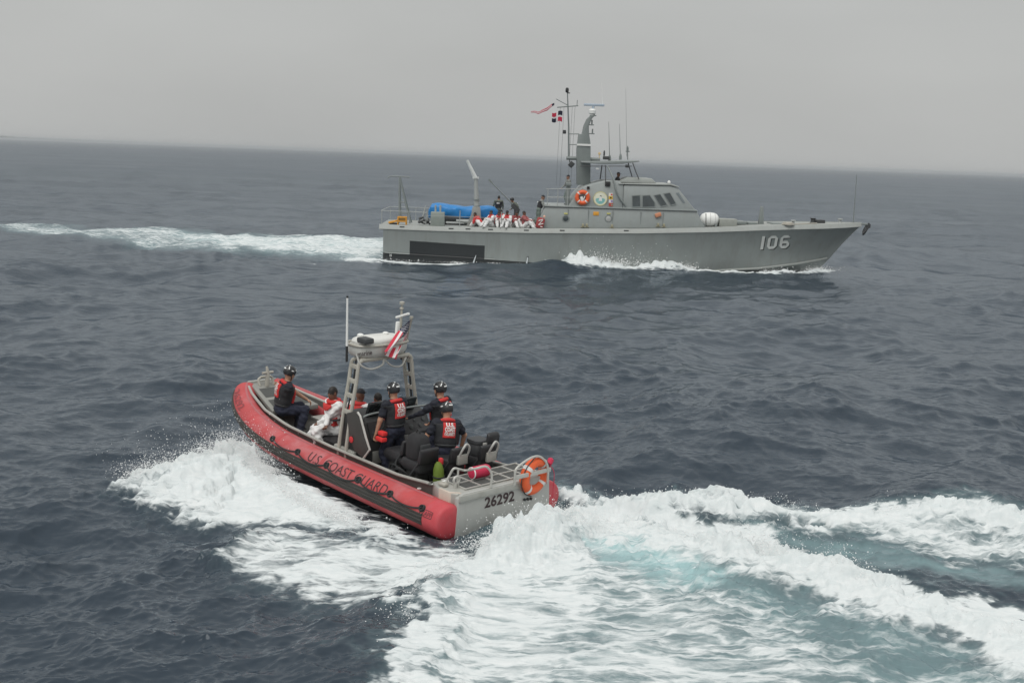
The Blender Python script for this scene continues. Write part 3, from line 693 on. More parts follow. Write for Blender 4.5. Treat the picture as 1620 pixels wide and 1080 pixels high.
# portholes, small fittings on the deckhouse side
def hside(px, py, o=.0): p = SL(px, py, -2.0); return np.array([p[0], -(float(wz(p[2])) + o), p[2]])
MY = np.array([[1, 0, 0], [0, 0, -1], [0, 1, 0]], float)
for px, py, mat in ((895, 346, M_glass), (962.5, 346, M('porthole cover', (.42, .43, .42), .3))):
    p = hside(px, py); b = MB(); b.torus(p, .17, .035, MY, 20, 8); w = b.build('porthole', M_mast, lower, smooth=True)
    b = MB(); b.lathe([(.15, -.02), (.15, .02), (.12, .035)], 20, MY, p); b.build('pane', mat, w, smooth=True)
    b = MB(); b.box(p + [0, 0, .27], (.20, .03, .08)); b.build('marker_plate', M('yellow mark', (.55, .52, .18), .6), lower, bevel=.01)
p = hside(943, 338, .01); b = MB(); b.box(p, (.30, .03, .20)); b.build('notice_plate', M_yel, lower, bevel=.01)
p = hside(1041, 340, .06); b = MB(); b.box(p, (.34, .14, .22), np.array(Matrix.Rotation(-.35, 3, 'Y'))); b.build('side_lamp', M('orange lamp', (.62, .26, .14), .5), lower, bevel=.05)
for px, py in ((922, 356), (928, 356), (968, 357), (1041, 355), (1050, 356)):
    p = hside(px, py, .05); b = MB(); b.box(p, (.11, .12, .14)); b.tube([p + [-.12, 0, -.1], p + [.12, 0, -.1]], .03, 6); b.build('deck_fitting', M('brassy fitting', (.34, .32, .22), .5), lower, bevel=.015)
p = hside(962, 291, .03); b = MB(); b.box(p, (.28, .12, .24)); b.box(p + [.09, -.03, 0], (.08, .14, .2)); b.build('lamp_box', M_black, flying, bevel=.02)
p = hside(931, 297, .03); b = MB(); b.box(p, (.14, .1, .12)); b.tube([p, p + [0, -.12, .05]], .03, 6); b.build('floodlight', M_black, flying, bevel=.02)
# round painted emblem and signal plates
p = hside(950, 314.5, .02); emb = MB(); emb.lathe([(.37, -.02), (.37, .015), (.34, .02)], 28, MY, p); emb = emb.build('emblem', M('cream enamel', (.74, .74, .60), .5), flying, smooth=True)
def disc_shape(name, pts, mat, parent, c, o=-.026):
    b = MB(); b.add([(c[0] + u, c[1] + o, c[2] + v) for u, v in pts], [tuple(range(len(pts)))]); return b.build(name, mat, parent)
M_teal = M('teal enamel', (.22, .50, .48), .5)
disc_shape('emblem_sea', [(.25 * math.cos(a), .25 * math.sin(a) * (1 if math.sin(a) < 0 else .25) - .03) for a in np.linspace(0, 2 * math.pi, 24, endpoint=False)], M_teal, emb, p)
disc_shape('emblem_sail', [(-.09, -.12), (.10, -.12), (.07, .05), (.0, .2), (-.05, .08)], M_white, emb, p, -.030)
disc_shape('emblem_bird', [(-.05, .13), (.02, .2), (.07, .12), (.03, .11), (.0, .14)], M_black, emb, p, -.034)
emr = MB(); emr.torus(p + [0, -.015, 0], .36, .018, MY, 28, 6); emr.build('emblem_rim', M('pale yellow enamel', (.62, .58, .26), .5), emb, smooth=True)
for i, (py, c1, c2) in enumerate(((308, (.74, .72, .68), (.6, .05, .04)), (313, (.70, .46, .06), (.03, .03, .03)), (318.5, (.70, .68, .70), (.2, .12, .4)), (324, (.50, .07, .05), (.25, .3, .22)))):
    p = hside(966.5, py, .015); b = MB(); b.box(p, (.22, .02, .17)); w = b.build('signal_plate', M('plate%d' % i, c1, .6), flying)
    b = MB(); b.box(p + [.05 if i != 1 else 0, -.012, 0], (.09, .01, .08)); b.build('plate_mark', M('platemark%d' % i, c2, .6), w)
# --- mast tower with curved head
MB.OFF = (-.30, 0, 0)
prof = [(10.62, 4.30), (10.53, 6.2), (10.60, 7.02), (10.78, 7.05), (10.86, 7.5), (11.0, 7.85), (11.18, 8.02), (11.18, 8.08), (11.48, 8.08), (11.30, 7.9), (11.14, 7.5), (11.16, 7.1), (11.28, 6.5), (11.36, 4.30)]
b = MB(); b.prism(prof, [-.30 + .11 * max(0, (z - 5.5) / 2.5) for x, z in prof], [.30 - .11 * max(0, (z - 5.5) / 2.5) for x, z in prof])
tower = b.build('mast', M_mast, ship, bevel=.02, angle=20)
b = MB(); b.box((10.905, 0, 6.46), (.76, .6, .10)); b.build('white_band', M_white, tower)
for z, x0, x1 in ((5.72, 10.0, 10.6), (5.70, 11.3, 11.85)):
    b = MB(); b.tube([(x0, 0, z), (x1, 0, z)], .10, 8); b.build('crosstree', M_mast, tower, smooth=True)
for z, x in ((7.55, 11.25), (7.08, 11.3), (8.05, 11.35)):
    b = MB(); b.box((x, 0, z), (.34, .34, .05)); b.tube([(x + .06, 0, z), (x + .06, 0, z + .26)], .04, 8); b.build('bracket', M_mast, tower, bevel=.01)
b = MB(); b.lathe([(.10, 0), (.19, .05), (.20, .22), (.13, .30)], 14, None, (11.30, 0, 8.11)); rad = b.build('radar_pedestal', M_white, tower, smooth=True)
b = MB(); b.box((11.38, 0, 8.62), (1.12, .16, .13)); b.tube([(11.33, 0, 8.38), (11.35, 0, 8.6)], .07, 8); b.build('radar_bar', M('radar bar', (.42, .50, .58), .4), rad, bevel=.04)
b = MB(); b.tube([(10.13, 0, 5.7), (10.05, 0, 7.4), (9.90, 0, 9.25)], [.05, .045, .03], 8); pole = b.build('signal_pole', M_mast, ship, smooth=True)
for z in (7.02, 6.45, 5.75): 
    x = np.interp(z, [5.7, 9.25], [10.13, 9.9]); b = MB(); b.tube([(x, 0, z), (10.65, 0, z + .02)], .028, 6); b.build('strut', M_mast, pole, smooth=True)
b = MB(); b.tube([(9.38, 0, 8.42), (10.52, 0, 8.55)], .035, 6); b.tube([(10.45, 0, 8.55), (10.46, 0, 8.85)], .02, 6); b.build('yard', M_mast, pole, smooth=True)
b = MB(); b.tube([(9.95, 0, 8.55), (9.3, 0, 8.86)], .022, 6); b.build('gaff', M_mast, pole, smooth=True)
b = MB(); b.lathe([(.07, 0), (.09, .06), (.09, .2), (.05, .26)], 10, None, (9.88, 0, 9.22)); b.box((9.98, 0, 9.2), (.12, .06, .05)); b.build('mast_light', M_black, pole, smooth=True)
b = MB(); b.lathe([(.08, 0), (.10, .05), (.08, .2)], 10, None, (9.83, 0, 7.02)); b.build('horn', M_dgrey, pole, smooth=True)
b = MB(); b.box((10.28, -.1, 5.38), (.26, .22, .30), np.array(Matrix.Rotation(.7, 3, 'Y'))); b.tube([(10.2, -.1, 5.5), (10.15, 0, 5.72)], .03, 6); b.build('searchlight', M_dgrey, pole, bevel=.03)
b = MB(); b.tube([(11.8, 0, 5.7), (11.8, 0, 5.98)], .025, 6); b.lathe([(.06, 0), (.08, .06), (.05, .14)], 10, None, (11.8, 0, 5.96)); b.build('mast_lamp', M('amber lamp', (.72, .55, .30), .4), tower, smooth=True)
for x in (9.55, 9.75, 10.2, 10.35):
    b = MB(); b.tube([(x, 0, np.interp(x, [9.38, 10.52], [8.42, 8.55])), (x - .03, .3, 4.2)], .006, 4); b.build('halyard', M_dgrey, pole)
# --- bridge roof, its stays and aerials
MB.OFF = (-.26, 0, 0)
b = MB(); b.prism([(10.72, 5.50), (10.72, 5.58), (12.3, 5.66), (13.80, 5.74), (13.86, 5.66), (12.9, 5.52), (11.9, 5.46)], -1.15, 1.15); broof = b.build('bridge_roof', M_house, ship, bevel=.03)
MB.OFF = (0, 0, 0)
SUP = [[SL(958, 262, -1.1), SL(958, 289, -1.75)], [SL(1001, 258, -1.1), SL(1006, 272, -1.3), SL(1011, 284, -1.5)]]
for P in SUP:
    for s in (1, -1):
        b = MB(); Q = np.array(P); Q[:, 1] *= s; b.tube(Q, .03, 6); b.build('roof_support', M_dgrey, broof, smooth=True)
Q = np.array([SL(961, 263, -1.15), SL(968, 276, -1.5), SL(972, 292, -1.80), SL(977, 306, -1.90), SL(984, 318, -1.95), SL(1008, 326, -1.97)])
Q = np.array([SL(961, 263, -1.15), SL(966, 273, -1.55), SL(971.5, 287, -1.80), SL(975, 302, -1.92), SL(981, 314, -1.95), SL(990, 325.5, -1.98)])
b = MB(); b.tube(bez(Q, 5), .045, 8); b.build('handrail_pipe', M_mast, broof, smooth=True)
b = MB(); b.tube([SL(918, 263, -1.1), SL(1000, 263, -1.1)], .022, 6); b.build('roof_rail', M_dgrey, broof, smooth=True)
for px, py0, py1, r, nm in ((963, 193, 252, .022, 'whip_aerial'), (980, 196, 250, .02, 'whip_aerial'), (990, 140, 248, .010, 'whip_aerial'), (952, 131, 166, .016, 'whip_aerial')):
    p0, p1 = SL(px + 1.5, py1, -.4 if px != 952 else 0), SL(px, py0, -.4 if px != 952 else 0)
    b = MB(); b.tube([p0, p0 * .8 + p1 * .2, p1], [r * 1.6, r, r * .5], 6)
    if px in (963, 980): b.lathe([(.07, -.1), (.08, .05), (.05, .2)], 8, None, p0)
    b.build(nm, M_white if px == 952 else M_mast, broof if px != 952 else tower, smooth=True)
p0, p1 = SL(993, 253, -.3), SL(993, 231, -.3); b = MB(); b.tube([p0, p1], .03, 6); b.box(p0 * .4 + p1 * .6, (.22, .06, .06)); b.box(p0 * .25 + p1 * .75, (.10, .08, .22)); b.build('signal_lamp', M_mast, broof, smooth=True)
p = SL(959, 250, -.6); b = MB(); b.box(p, (.34, .3, .18)); b.lathe([(.05, 0), (.05, .2), (.03, .3)], 8, None, p + [-.12, 0, .1]); b.build('loudhailer', M_dgrey, broof, bevel=.03)
p = SL(992, 263, -1.0); b = MB(); b.box(p, (.18, .2, .16)); b.build('horn', M_dgrey, broof, bevel=.03)
p = SL(945, 267, -1.0); b = MB(); b.box(p, (.16, .14, .08)); b.build('work_light', M_white, broof, bevel=.02)
p = SL(1058, 295, -1.2); b = MB(); b.tube([p, p + [0, 0, .16]], .02, 6); b.lathe([(.05, .15), (.09, .19), (.08, .27), (.03, .31)], 12, None, p); b.build('dome_aerial', M_white, wheel, smooth=True)
# rails abaft the bridge
def rail(name, P, posts, r=.022, parent=ship, mat=None):
    b = MB(); b.tube(P, r, 6); rr = b.build(name, mat or M_rail, parent, smooth=True)
    for a, c in posts: b = MB(); b.tube([a, c], r, 6); b.build('stanchion', mat or M_rail, rr, smooth=True)
    return rr
for s in (-1.85, 1.85):
    a = SL(864, 299, s); c = SL(916, 299, s); lo = 3.12
    rail('rail', [a, c, SL(922, 294, s)], [((x, s, lo), (x, s, a[2])) for x in np.linspace(a[0] + .1, c[0] - .05, 4)])
    b = MB(); b.tube([(a[0] + .05, s, a[2] - .45), (c[0], s, c[2] - .45)], .016, 6); b.build('rail', M_rail, ship, smooth=True)
b = MB(); b.box((9.8, -1.0, 3.78), (.24, .3, 1.25)); b.box((9.82, -1.1, 4.33), (.3, .3, .18)); b.build('signal_locker', M_mast, lower, bevel=.03)
# --- after deck: locker, davit crane, stern frame, rails
b = MB(); b.box((2.85, -1.95, 2.26), (.72, .6, .74)); lk = b.build('deck_locker', M('locker green grey', (.27, .305, .28), .6), ship, bevel=.02)
for x in (2.72, 2.98): b = MB(); b.tube([(x, -1.95, 2.6), (x, -1.95, 3.0)], .05, 8); b.build('vent_pipe', M_rail, lk, smooth=True)
b = MB(); b.prism([(4.35, 1.86), (4.62, 2.55), (4.68, 2.95), (5.08, 2.95), (5.22, 1.86)], -1.45, -.85); crane = b.build('davit_crane', M('davit grey', (.28, .285, .27), .5), ship, bevel=.03)
b = MB(); b.tube([(4.90, -1.15, 2.9), (4.80, -1.15, 4.45)], [.15, .10], 10); b.build('post', M_rail, crane, smooth=True)
for z in (2.95, 3.3): b = MB(); b.tube([(4.9, -1.15, z), (4.89, -1.15, z + .06)], .18, 10); b.build('collar', M_mast, crane, smooth=True)
b = MB(); b.box((4.80, -1.15, 4.50), (.34, .24, .10)); b.tube([(4.78, -1.15, 4.48), (4.30, -1.15, 5.42)], [.12, .07], 8); b.build('jib', M('davit white', (.60, .62, .61), .45), crane, bevel=.0, smooth=True)
b = MB(); t = np.array((.60, 0, 4.36))
for x, y in ((.66, -.5), (.66, .5), (1.27, -.5), (1.27, .5)): b.tube([(x, y, 1.86), t + [0, y * .25, 0]], .045, 6)
sm = b.build('stern_frame', M_mast, ship, smooth=True)
for z in (3.0, 2.4): 
    f = (z - 1.86) / 2.5
    for y in (-.5, .5): b = MB(); yy = y * (1 - .75 * f); b.tube([(.66 - .06 * f, yy, z), (1.27 - .67 * f, yy, z)], .025, 6); b.build('brace', M_mast, sm, smooth=True)
b = MB(); b.tube([(-.05, 0, 4.30), (.1, 0, 4.40), (1.15, 0, 4.38)], .035, 6); b.build('yard', M_mast, sm, smooth=True)
for s in (-1, 1):
    for a, c in (((-.15, 1.75), 3),):
        P = [(-.12, s * 2.3, 2.62), (1.4, s * 2.36, 2.62), (2.3, s * 2.4, 2.60)]
        rail('rail', P, [((x, s * 2.32, 1.87), (x, s * 2.32, 2.62)) for x in (-.1, 1.35, 2.25)], .02)
    b = MB(); b.tube([(2.3, s * 2.4, 2.45), (6.8, s * 2.46, 2.45)], .010, 5); w = b.build('guard_wire', M_rail, ship)
    for x in (4.05, 6.25): b = MB(); b.tube([(x, s * 2.42, 1.88), (x, s * 2.42, 2.78)], .026, 6); b.build('stanchion', M_rail, w, smooth=True)
b = MB(); b.tube([(-.14, -2.3, 2.62), (-.14, 2.3, 2.62)], .02, 6); b.build('rail', M_rail, ship, smooth=True)
# machine-gun barrel pointing up and aft
p0, p1 = SL(814, 326, -.9), SL(773, 284, -.9)
b = MB(); b.tube([p0, p0 * .35 + p1 * .65, p1], [.035, .03, .024], 8); b.box(p1 * .93 + p0 * .07, (.25, .06, .10), np.array(Matrix.Rotation(.75, 3, 'Y'))); gun = b.build('gun_barrel', M_mast, ship, smooth=True)
b = MB(); b.box(p0 + [.05, 0, -.1], (.5, .18, .24), np.array(Matrix.Rotation(.75, 3, 'Y'))); b.tube([p0 + [.05, 0, -.1], (p0[0] + .05, p0[1], 1.9)], .07, 8); b.build('gun_mount', M_dgrey, gun, bevel=.0)
# --- foredeck
b = MB(); p = SL(1150, 356, -1.2); b.box((p[0], -1.1, 2.58), (.95, .9, .42)); b.build('foredeck_locker', M('locker pale grey', (.30, .315, .29), .6), ship, bevel=.03)
for x0, x1, h in ((19.1, 19.7, .16), (19.8, 20.3, .13), (21.1, 22.2, .14)): b = MB(); b.box(((x0 + x1) / 2, 0, 2.48 + h / 2), (x1 - x0, 1.3, h)); b.build('hatch', M_mast, ship, bevel=.02)
b = MB(); b.box((20.55, -.3, 2.98), (.30, .26, 1.0), taper=.5); b.build('gun_pedestal', M_mast, ship, bevel=.02)
for px, y in ((1255, -1.6), (1329, -.6)):
    p = SL(px, 350, y); z = hz(p[0]); b = MB(); b.lathe([(.12, 0), (.08, .04), (.07, .18), (.14, .2), (.13, .25)], 12, None, (p[0], y, z)); b.build('bollard', M_rail, ship, smooth=True)
b = MB(); b.torus((21.7, -1.7, 2.63), .30, .05, None, 20, 6); b.torus((21.7, -1.7, 2.70), .24, .05, None, 20, 6); b.tube(bez([(22.0, -1.65, 2.64), (22.6, -1.4, 2.67), (23.5, -.8, 2.70)], 6), .035, 6); b.build('mooring_rope', M('pale rope', (.42, .40, .35), .9), ship, smooth=True)
b = MB(); b.lathe([(.2, 0), (.12, .06), (.12, .22), (.2, .28)], 14, None, (23.5, 0, 2.66)); b.box((23.9, 0, 2.76), (.5, .3, .2)); b.build('windlass', M_dgrey, ship, bevel=.02)
b = MB(); b.tube([(25.75, 0, 2.74), (25.72, 0, 5.36)], [.028, .016], 6); b.build('jackstaff', M_mast, ship, smooth=True)
b = MB(); b.box((26.2, 0, 2.70), (.7, .16, .10)); ar = b.build('bow_roller', M_mast, ship, bevel=.02)
b = MB(); b.tube([(26.62, -.02, 2.78), (26.36, -.02, 2.12)], .05, 8)
for s in (-1, 1): b.tube(bez([(26.36, 0, 2.14), (26.42, s * .22, 2.32), (26.58, s * .30, 2.66)], 5), np.linspace(.06, .03, 11), 6); b.box((26.57, s * .29, 2.62), (.10, .06, .22))
b.build('anchor', M_dgrey, ar, smooth=True)
for s in (-1, 1):
    for x in (18.6, 20.2, 22.0): pass
# wake-side fender post on the deck edge
b = MB(); b.tube([SL(1117, 359, -2.2), SL(1117, 338, -2.2)], .02, 6); b.build('stanchion', M_dgrey, ship, smooth=True)
# ------------------------------------------------------------------ things carried by the patrol boat
def at_ship(name, p):       # empty at a thing standing on the patrol boat
    return empty(name, SW(p), SHIP_M)
def lifebuoy(name, P, Mx, R, r, label, parts='ship'):
    o = empty(name, P, Mx); tag(o, label, 'lifebuoy')
    b = MB(); b.torus((0, 0, 0), R, r, None, 32, 12); b.build('ring', M_orange, o, smooth=True)
    for k in range(4):
        a = math.pi / 4 + k * math.pi / 2; n = 8; pts = [(R * math.cos(a + t), R * math.sin(a + t), 0) for t in np.linspace(-.11, .11, 5)]
        b = MB(); b.tube(pts, r * 1.05, 12, caps=False); b.build('reflective_band', M('reflective tape', (.70, .70, .68), .4), o, smooth=True)
    b = MB(); pts = []
    for k in range(33):
        a = 2 * math.pi * k / 32; rr = R + r * (1.25 if k % 8 in (3, 4, 5) else 1.05); pts.append((rr * math.cos(a + math.pi / 4), rr * math.sin(a + math.pi / 4), r * .3))
    b.tube(pts, .009 if R < .32 else .012, 5); b.build('grab_line', M_dgrey if parts != 'ship' else M('grab line', (.5, .2, .12), .8), o, smooth=True)
    return o
p = hside(921.5, 312.5, .11)
lb = lifebuoy('lifebuoy', SW(p), SHIP_M @ MY, .29, .105, 'orange lifebuoy hung on the side of the patrol boat bridge')
b = MB(); b.box((-.03, -.08, .0), (.14, .26, .10), np.array(Matrix.Rotation(.3, 3, 'Z'))); b.box((.09, -.02, 0), (.06, .22, .08), np.array(Matrix.Rotation(-.4, 3, 'Z'))); b.build('float_light', M_white, lb, bevel=.02)
o = at_ship('life_raft_canister', (0, 0, 0)); o.location = SW((17.52, -1.25, 2.36)); tag(o, 'white life raft canister on the patrol boat foredeck below the wheelhouse', 'life raft')
b = MB(); b.lathe([(.04, -.50), (.18, -.48), (.29, -.40), (.36, -.24), (.38, 0), (.36, .24), (.29, .40), (.18, .48), (.04, .50)], 18, np.array([[0, 0, 1], [0, 1, 0], [-1, 0, 0]]), (0, 0, .36)); b.build('shell', M_white, o, smooth=True)
for x in (-.26, 0, .26): b = MB(); b.torus((x, 0, .36), (.385 if x == 0 else .35), .014, np.array([[0, 0, 1], [0, 1, 0], [-1, 0, 0]]), 20, 6); b.build('strap', M('canister strap', (.5, .5, .48), .6), o, smooth=True)
for x in (-.32, .32): b = MB(); b.box((x, 0, .05), (.10, .7, .18)); b.build('cradle', M_mast, o, bevel=.02)
# inflatable under a blue tarpaulin on the after deck
o = at_ship('covered_dinghy', (4.2, 0, 1.9)); tag(o, 'dinghy under a bright blue tarpaulin on the patrol boat after deck', 'dinghy')
def loft(secs):
    n = len(secs[0]); V = [p for s_ in secs for p in s_]; F = []
    for i in range(len(secs) - 1):
        for k in range(n): F.append((i * n + k, i * n + (k + 1) % n, (i + 1) * n + (k + 1) % n, (i + 1) * n + k))
    F += [tuple(range(n)), tuple(range((len(secs) - 1) * n, len(secs) * n))]; return V, F
secs = []; r_ = random.Random(4); nn = 28
for i, x in enumerate(np.linspace(-1.95, 1.95, 26)):
    t = (x + 1.95) / 3.9; top = np.interp(t, [0, .03, .12, .35, .5, .7, .85, .94, 1], [.80, 1.06, 1.14, 1.04, .98, 1.04, 1.08, 1.02, .70]); wd = np.interp(t, [0, .05, .5, .9, 1], [.55, .78, .85, .7, .3])
    low = np.interp(t, [0, .3, .55, .62, .8, .9, 1], [.30, .38, .26, .22, .34, .28, .10]); row = []
    for k in range(nn):
        a = 2 * math.pi * k / nn; cy, sz = math.cos(a), math.sin(a); sq = lambda v, e: math.copysign(abs(v) ** e, v)
        y = wd * sq(cy, .55) * (1 + .030 * math.sin(5 * a + 17 * t) + .03 * math.sin(3 * a - 29 * t) + .02 * r_.uniform(-1, 1)); z = (top + low) / 2 + (top - low) / 2 * sq(sz, .55) + .018 * math.sin(t * 31 + 2.3 * cy * 3) * (sz > -.2)
        row.append((x, y, z))
    secs.append(row)
b = MB(); b.add(*loft(secs)); tp = b.build('tarpaulin', M_bluet, o, smooth=True)
for s in (-1, 1): b = MB(); b.tube(bez([(-1.6, s * .5, .38), (0, s * .62, .36), (1.1, s * .5, .38), (1.7, s * .15, .44)], 6), .2, 10); b.build('tube', M('dark inflatable', (.05, .055, .06), .6), o, smooth=True)
for x in (-1.1, .1, 1.0): b = MB(); b.box((x, 0, .08), (.16, 1.3, .22)); b.build('chock', M_mast, o, bevel=.02)
b = MB(); b.tube([(-.4, -.9, .25), (.35, -.95, .22)], [.07, .12], 8); b.build('lashing_roll', M_rail, o, smooth=True)
# orange-yellow box frame on the stern
o = at_ship('pump_frame', (.75, -1.9, 1.87)); tag(o, 'small orange yellow box frame on the patrol boat stern deck', 'pump')
b = MB()
for x in (-.02, .42):
    for y in (-.18, .18): b.box((x, y, .22), (.06, .06, .44))
for z in (.42, .20):
    for y in (-.18, .18): b.box((.2, y, z), (.50, .055, .06))
    for x in (-.02, .42): b.box((x, 0, z), (.055, .42, .06))
b.build('frame', M_yel, o, bevel=.01)
b = MB(); b.box((.2, 0, .31), (.34, .28, .14)); b.build('engine', M('pump engine', (.35, .22, .06), .6), o, bevel=.03)
b = MB(); b.box((-.30, 0, .16), (.46, .34, .10), np.array(Matrix.Rotation(-.25, 3, 'Y'))); b.build('ramp', M_yel, o, bevel=.02)
b = MB(); b.box((-.25, 0, .06), (.44, .3, .08)); b.build('base', M_black, o, bevel=.01)
# coiled dark gear and net near the locker
o = at_ship('gear_bundle', (2.1, -1.7, 1.88)); tag(o, 'dark bundle of netting and gear beside the grey deck locker', 'gear')
b = MB(); r_ = random.Random(2); pts = [(.3 * math.cos(a) * (1 - .02 * a), .28 * math.sin(a), .08 + .03 * a + .04 * math.sin(3 * a)) for a in np.linspace(0, 11, 60)]; b.tube(pts, .05, 6); b.build('coil', M_dgrey, o, smooth=True)
b = MB(); b.tube([(-.1, 0, .2), (.0, 0, .75), (.06, .05, 1.05)], [.06, .035, .02], 6); b.tube([(.18, .1, .2), (.12, .1, .95)], [.05, .02], 6); b.build('poles', M_rail, o, smooth=True)
o = at_ship('equipment_bag', (8.33, -2.25, 1.96)); tag(o, 'dark red equipment pack with white strokes leaning on the deckhouse end', 'bag')
b = MB(); b.box((0, 0, .30), (.44, .20, .58), np.array(Matrix.Rotation(.22, 3, 'Y'))); bg = b.build('pack', M('dark red vinyl', (.34, .05, .05), .6), o, bevel=.10)
for (u0, v0), (u1, v1) in (((-.12, .42), (.12, .50)), ((.10, .46), (-.10, .22)), ((-.12, .20), (.14, .28)), ((-.02, .12), (.1, .1))):
    b = MB(); b.tube([(u0 + .02, -.115, v0), (u1 + .02, -.115, v1)], .022, 6); b.build('white_stroke', M_white, o, smooth=True)
b = MB(); b.lathe([(.02, 0), (.06, .02), (.06, .1), (.02, .14)], 10, None, (.2, -.02, .58)); b.build('light', M('small lamp', (.8, .5, .36), .4), o, smooth=True)
# flags: quartered ensign and a torn striped streamer
def cloth(name, label, P, fn, nu, nv, mats, midx, cat='flag'):
    V = []; F = []; mi = []
    for i in range(nu + 1):
        for j in range(nv + 1): V.append(fn(i / nu, j / nv))
    for i in range(nu):
        for j in range(nv): a = i * (nv + 1) + j; F.append((a, a + 1, a + nv + 2, a + nv + 1)); mi.append(midx((i + .5) / nu, (j + .5) / nv))
    me = mesh(name, V, F); o = link(name, me, mats, None, True)
    me.polygons.foreach_set('material_index', mi)
    md = o.modifiers.new('thickness', 'SOLIDIFY'); md.thickness = .006; md.offset = 0
    tag(o, label, cat); o.matrix_world = P; return o
Mship = Matrix.Translation(SHIP_P) @ Matrix([list(map(float, r)) for r in SHIP_M]).to_4x4()
M_navy = M('flag navy', (.012, .014, .035), .8); M_fred = M('flag red', (.52, .02, .06), .8); M_fwhite = M('flag white', (.70, .68, .68), .85)
a0 = SL(890, 176, -.05); 
def ens(u, v):   # u along fly (towards the stern), v down
    x = -u * .56; return (x, .07 * math.sin(u * 7 + v * 2) , -v * .58 - .10 * u * (1 - v) + .16 * u * v * .0 + .05 * math.sin(u * 6))
def ens_m(u, v):
    if abs(u - .52) < .09 or abs(v - .5) < .10: return 2
    return 0 if (u < .5) == (v < .5) else 1
cloth('ensign', 'quartered dark blue and red flag with white cross at the signal mast', Mship @ Matrix.Translation(a0), ens, 30, 24, [M_navy, M_fred, M_fwhite], ens_m)
a1 = SL(877, 163, -.05)
def stm(u, v):
    x = -1.25 * u; sag = np.interp(u, [0, .2, .45, .7, 1], [0, -.15, -.38, -.50, -.47]); wdt = np.interp(u, [0, .3, 1], [.13, .16, .07])
    return (x, .06 * math.sin(u * 9), sag - wdt * v + .02 * math.sin(u * 17))
cloth('streamer', 'thin torn red and white streamer flying from the signal gaff', Mship @ Matrix.Translation(a1), stm, 30, 6, [M_navy, M_fred, M_fwhite], lambda u, v: 0 if u < .1 else (1 if (v < .34 or v > .7) else 2))
# ------------------------------------------------------------------ rigid inflatable boat
rhib = empty('rigid_inflatable_boat', RHIB_P, RHIB_M)
tag(rhib, 'red rigid inflatable boat numbered 26292 speeding away with people aboard', 'boat')
def tube_material():
    m = M('faded red hypalon', (.455, .060, .064), .58, var=.12, scale=2.2, dirt=(.48, .20, .21), dirt_amt=.95, bump=.06, bscale=14)
    return m
M_tube = tube_material()
M_patch = M('end cap hypalon', (.50, .055, .068), .55, var=.12, scale=3, dirt=(.42, .15, .17), dirt_amt=.6)
M_strake = M('strake rubber', (.040, .038, .034), .7, var=.15, scale=5)
M_alu = M('weathered aluminium', (.40, .40, .37), .42, metal=.25, var=.08, scale=3, dirt=(.22, .20, .16), dirt_amt=.35, streak=True)
M_alu2 = M('pale aluminium pipe', (.47, .465, .435), .4, metal=.2, var=.06)
M_liner = M('dark grey liner', (.105, .105, .095), .7, var=.10, scale=3, bump=.1)
M_nonskid = M('non-skid panel', (.075, .078, .075), .9, var=.15, scale=30, bump=.3, bscale=150)
M_arch = M('arch aluminium', (.43, .415, .365), .45, metal=.15, var=.08, scale=4, dirt=(.28, .25, .20), dirt_amt=.4)
M_seat = M('black seat vinyl', (.020, .020, .022), .5, var=.2, scale=8)
M_cons = M('console black', (.028, .028, .028), .5, var=.15, scale=6)
M_letter = M('black lettering', (.045, .025, .027), .6, var=.3, scale=9)
TPATH = [(.06, 1.03, .45), (1, 1.03, .45), (2.5, 1.03, .45), (4.0, 1.02, .46), (5.0, .97, .485), (5.8, .87, .54), (6.5, .70, .63), (7.0, .50, .74), (7.30, .30, .85)]
TC = bez(TPATH, 10); TT = np.gradient(TC, axis=0); TT /= np.linalg.norm(TT, axis=1)[:, None]
TO = -np.cross(TT, [0, 0, 1.0]); TO /= np.linalg.norm(TO, axis=1)[:, None]; TU = np.cross(TO, TT); TU *= np.sign(TU[:, 2:3])
TS = np.concatenate([[0], np.cumsum(np.linalg.norm(np.diff(TC, axis=0), axis=1))])
TR = np.interp(TS, [0, TS[-1] * .7, TS[-1]], [.275, .27, .25])
def tube_pt(s, a, off=0.0, side=1):
    """point on the skin: s metres from the after end, a degrees above the outboard side"""
    c = np.array([np.interp(s, TS, TC[:, k]) for k in range(3)]); o = np.array([np.interp(s, TS, TO[:, k]) for k in range(3)]); u = np.array([np.interp(s, TS, TU[:, k]) for k in range(3)])
    r = np.interp(s, TS, TR) + off; a = math.radians(a); p = c + r * (math.cos(a) * o + math.sin(a) * u); p[1] *= side; return p
def s_of_x(x): return float(np.interp(x, TC[:, 0], TS))
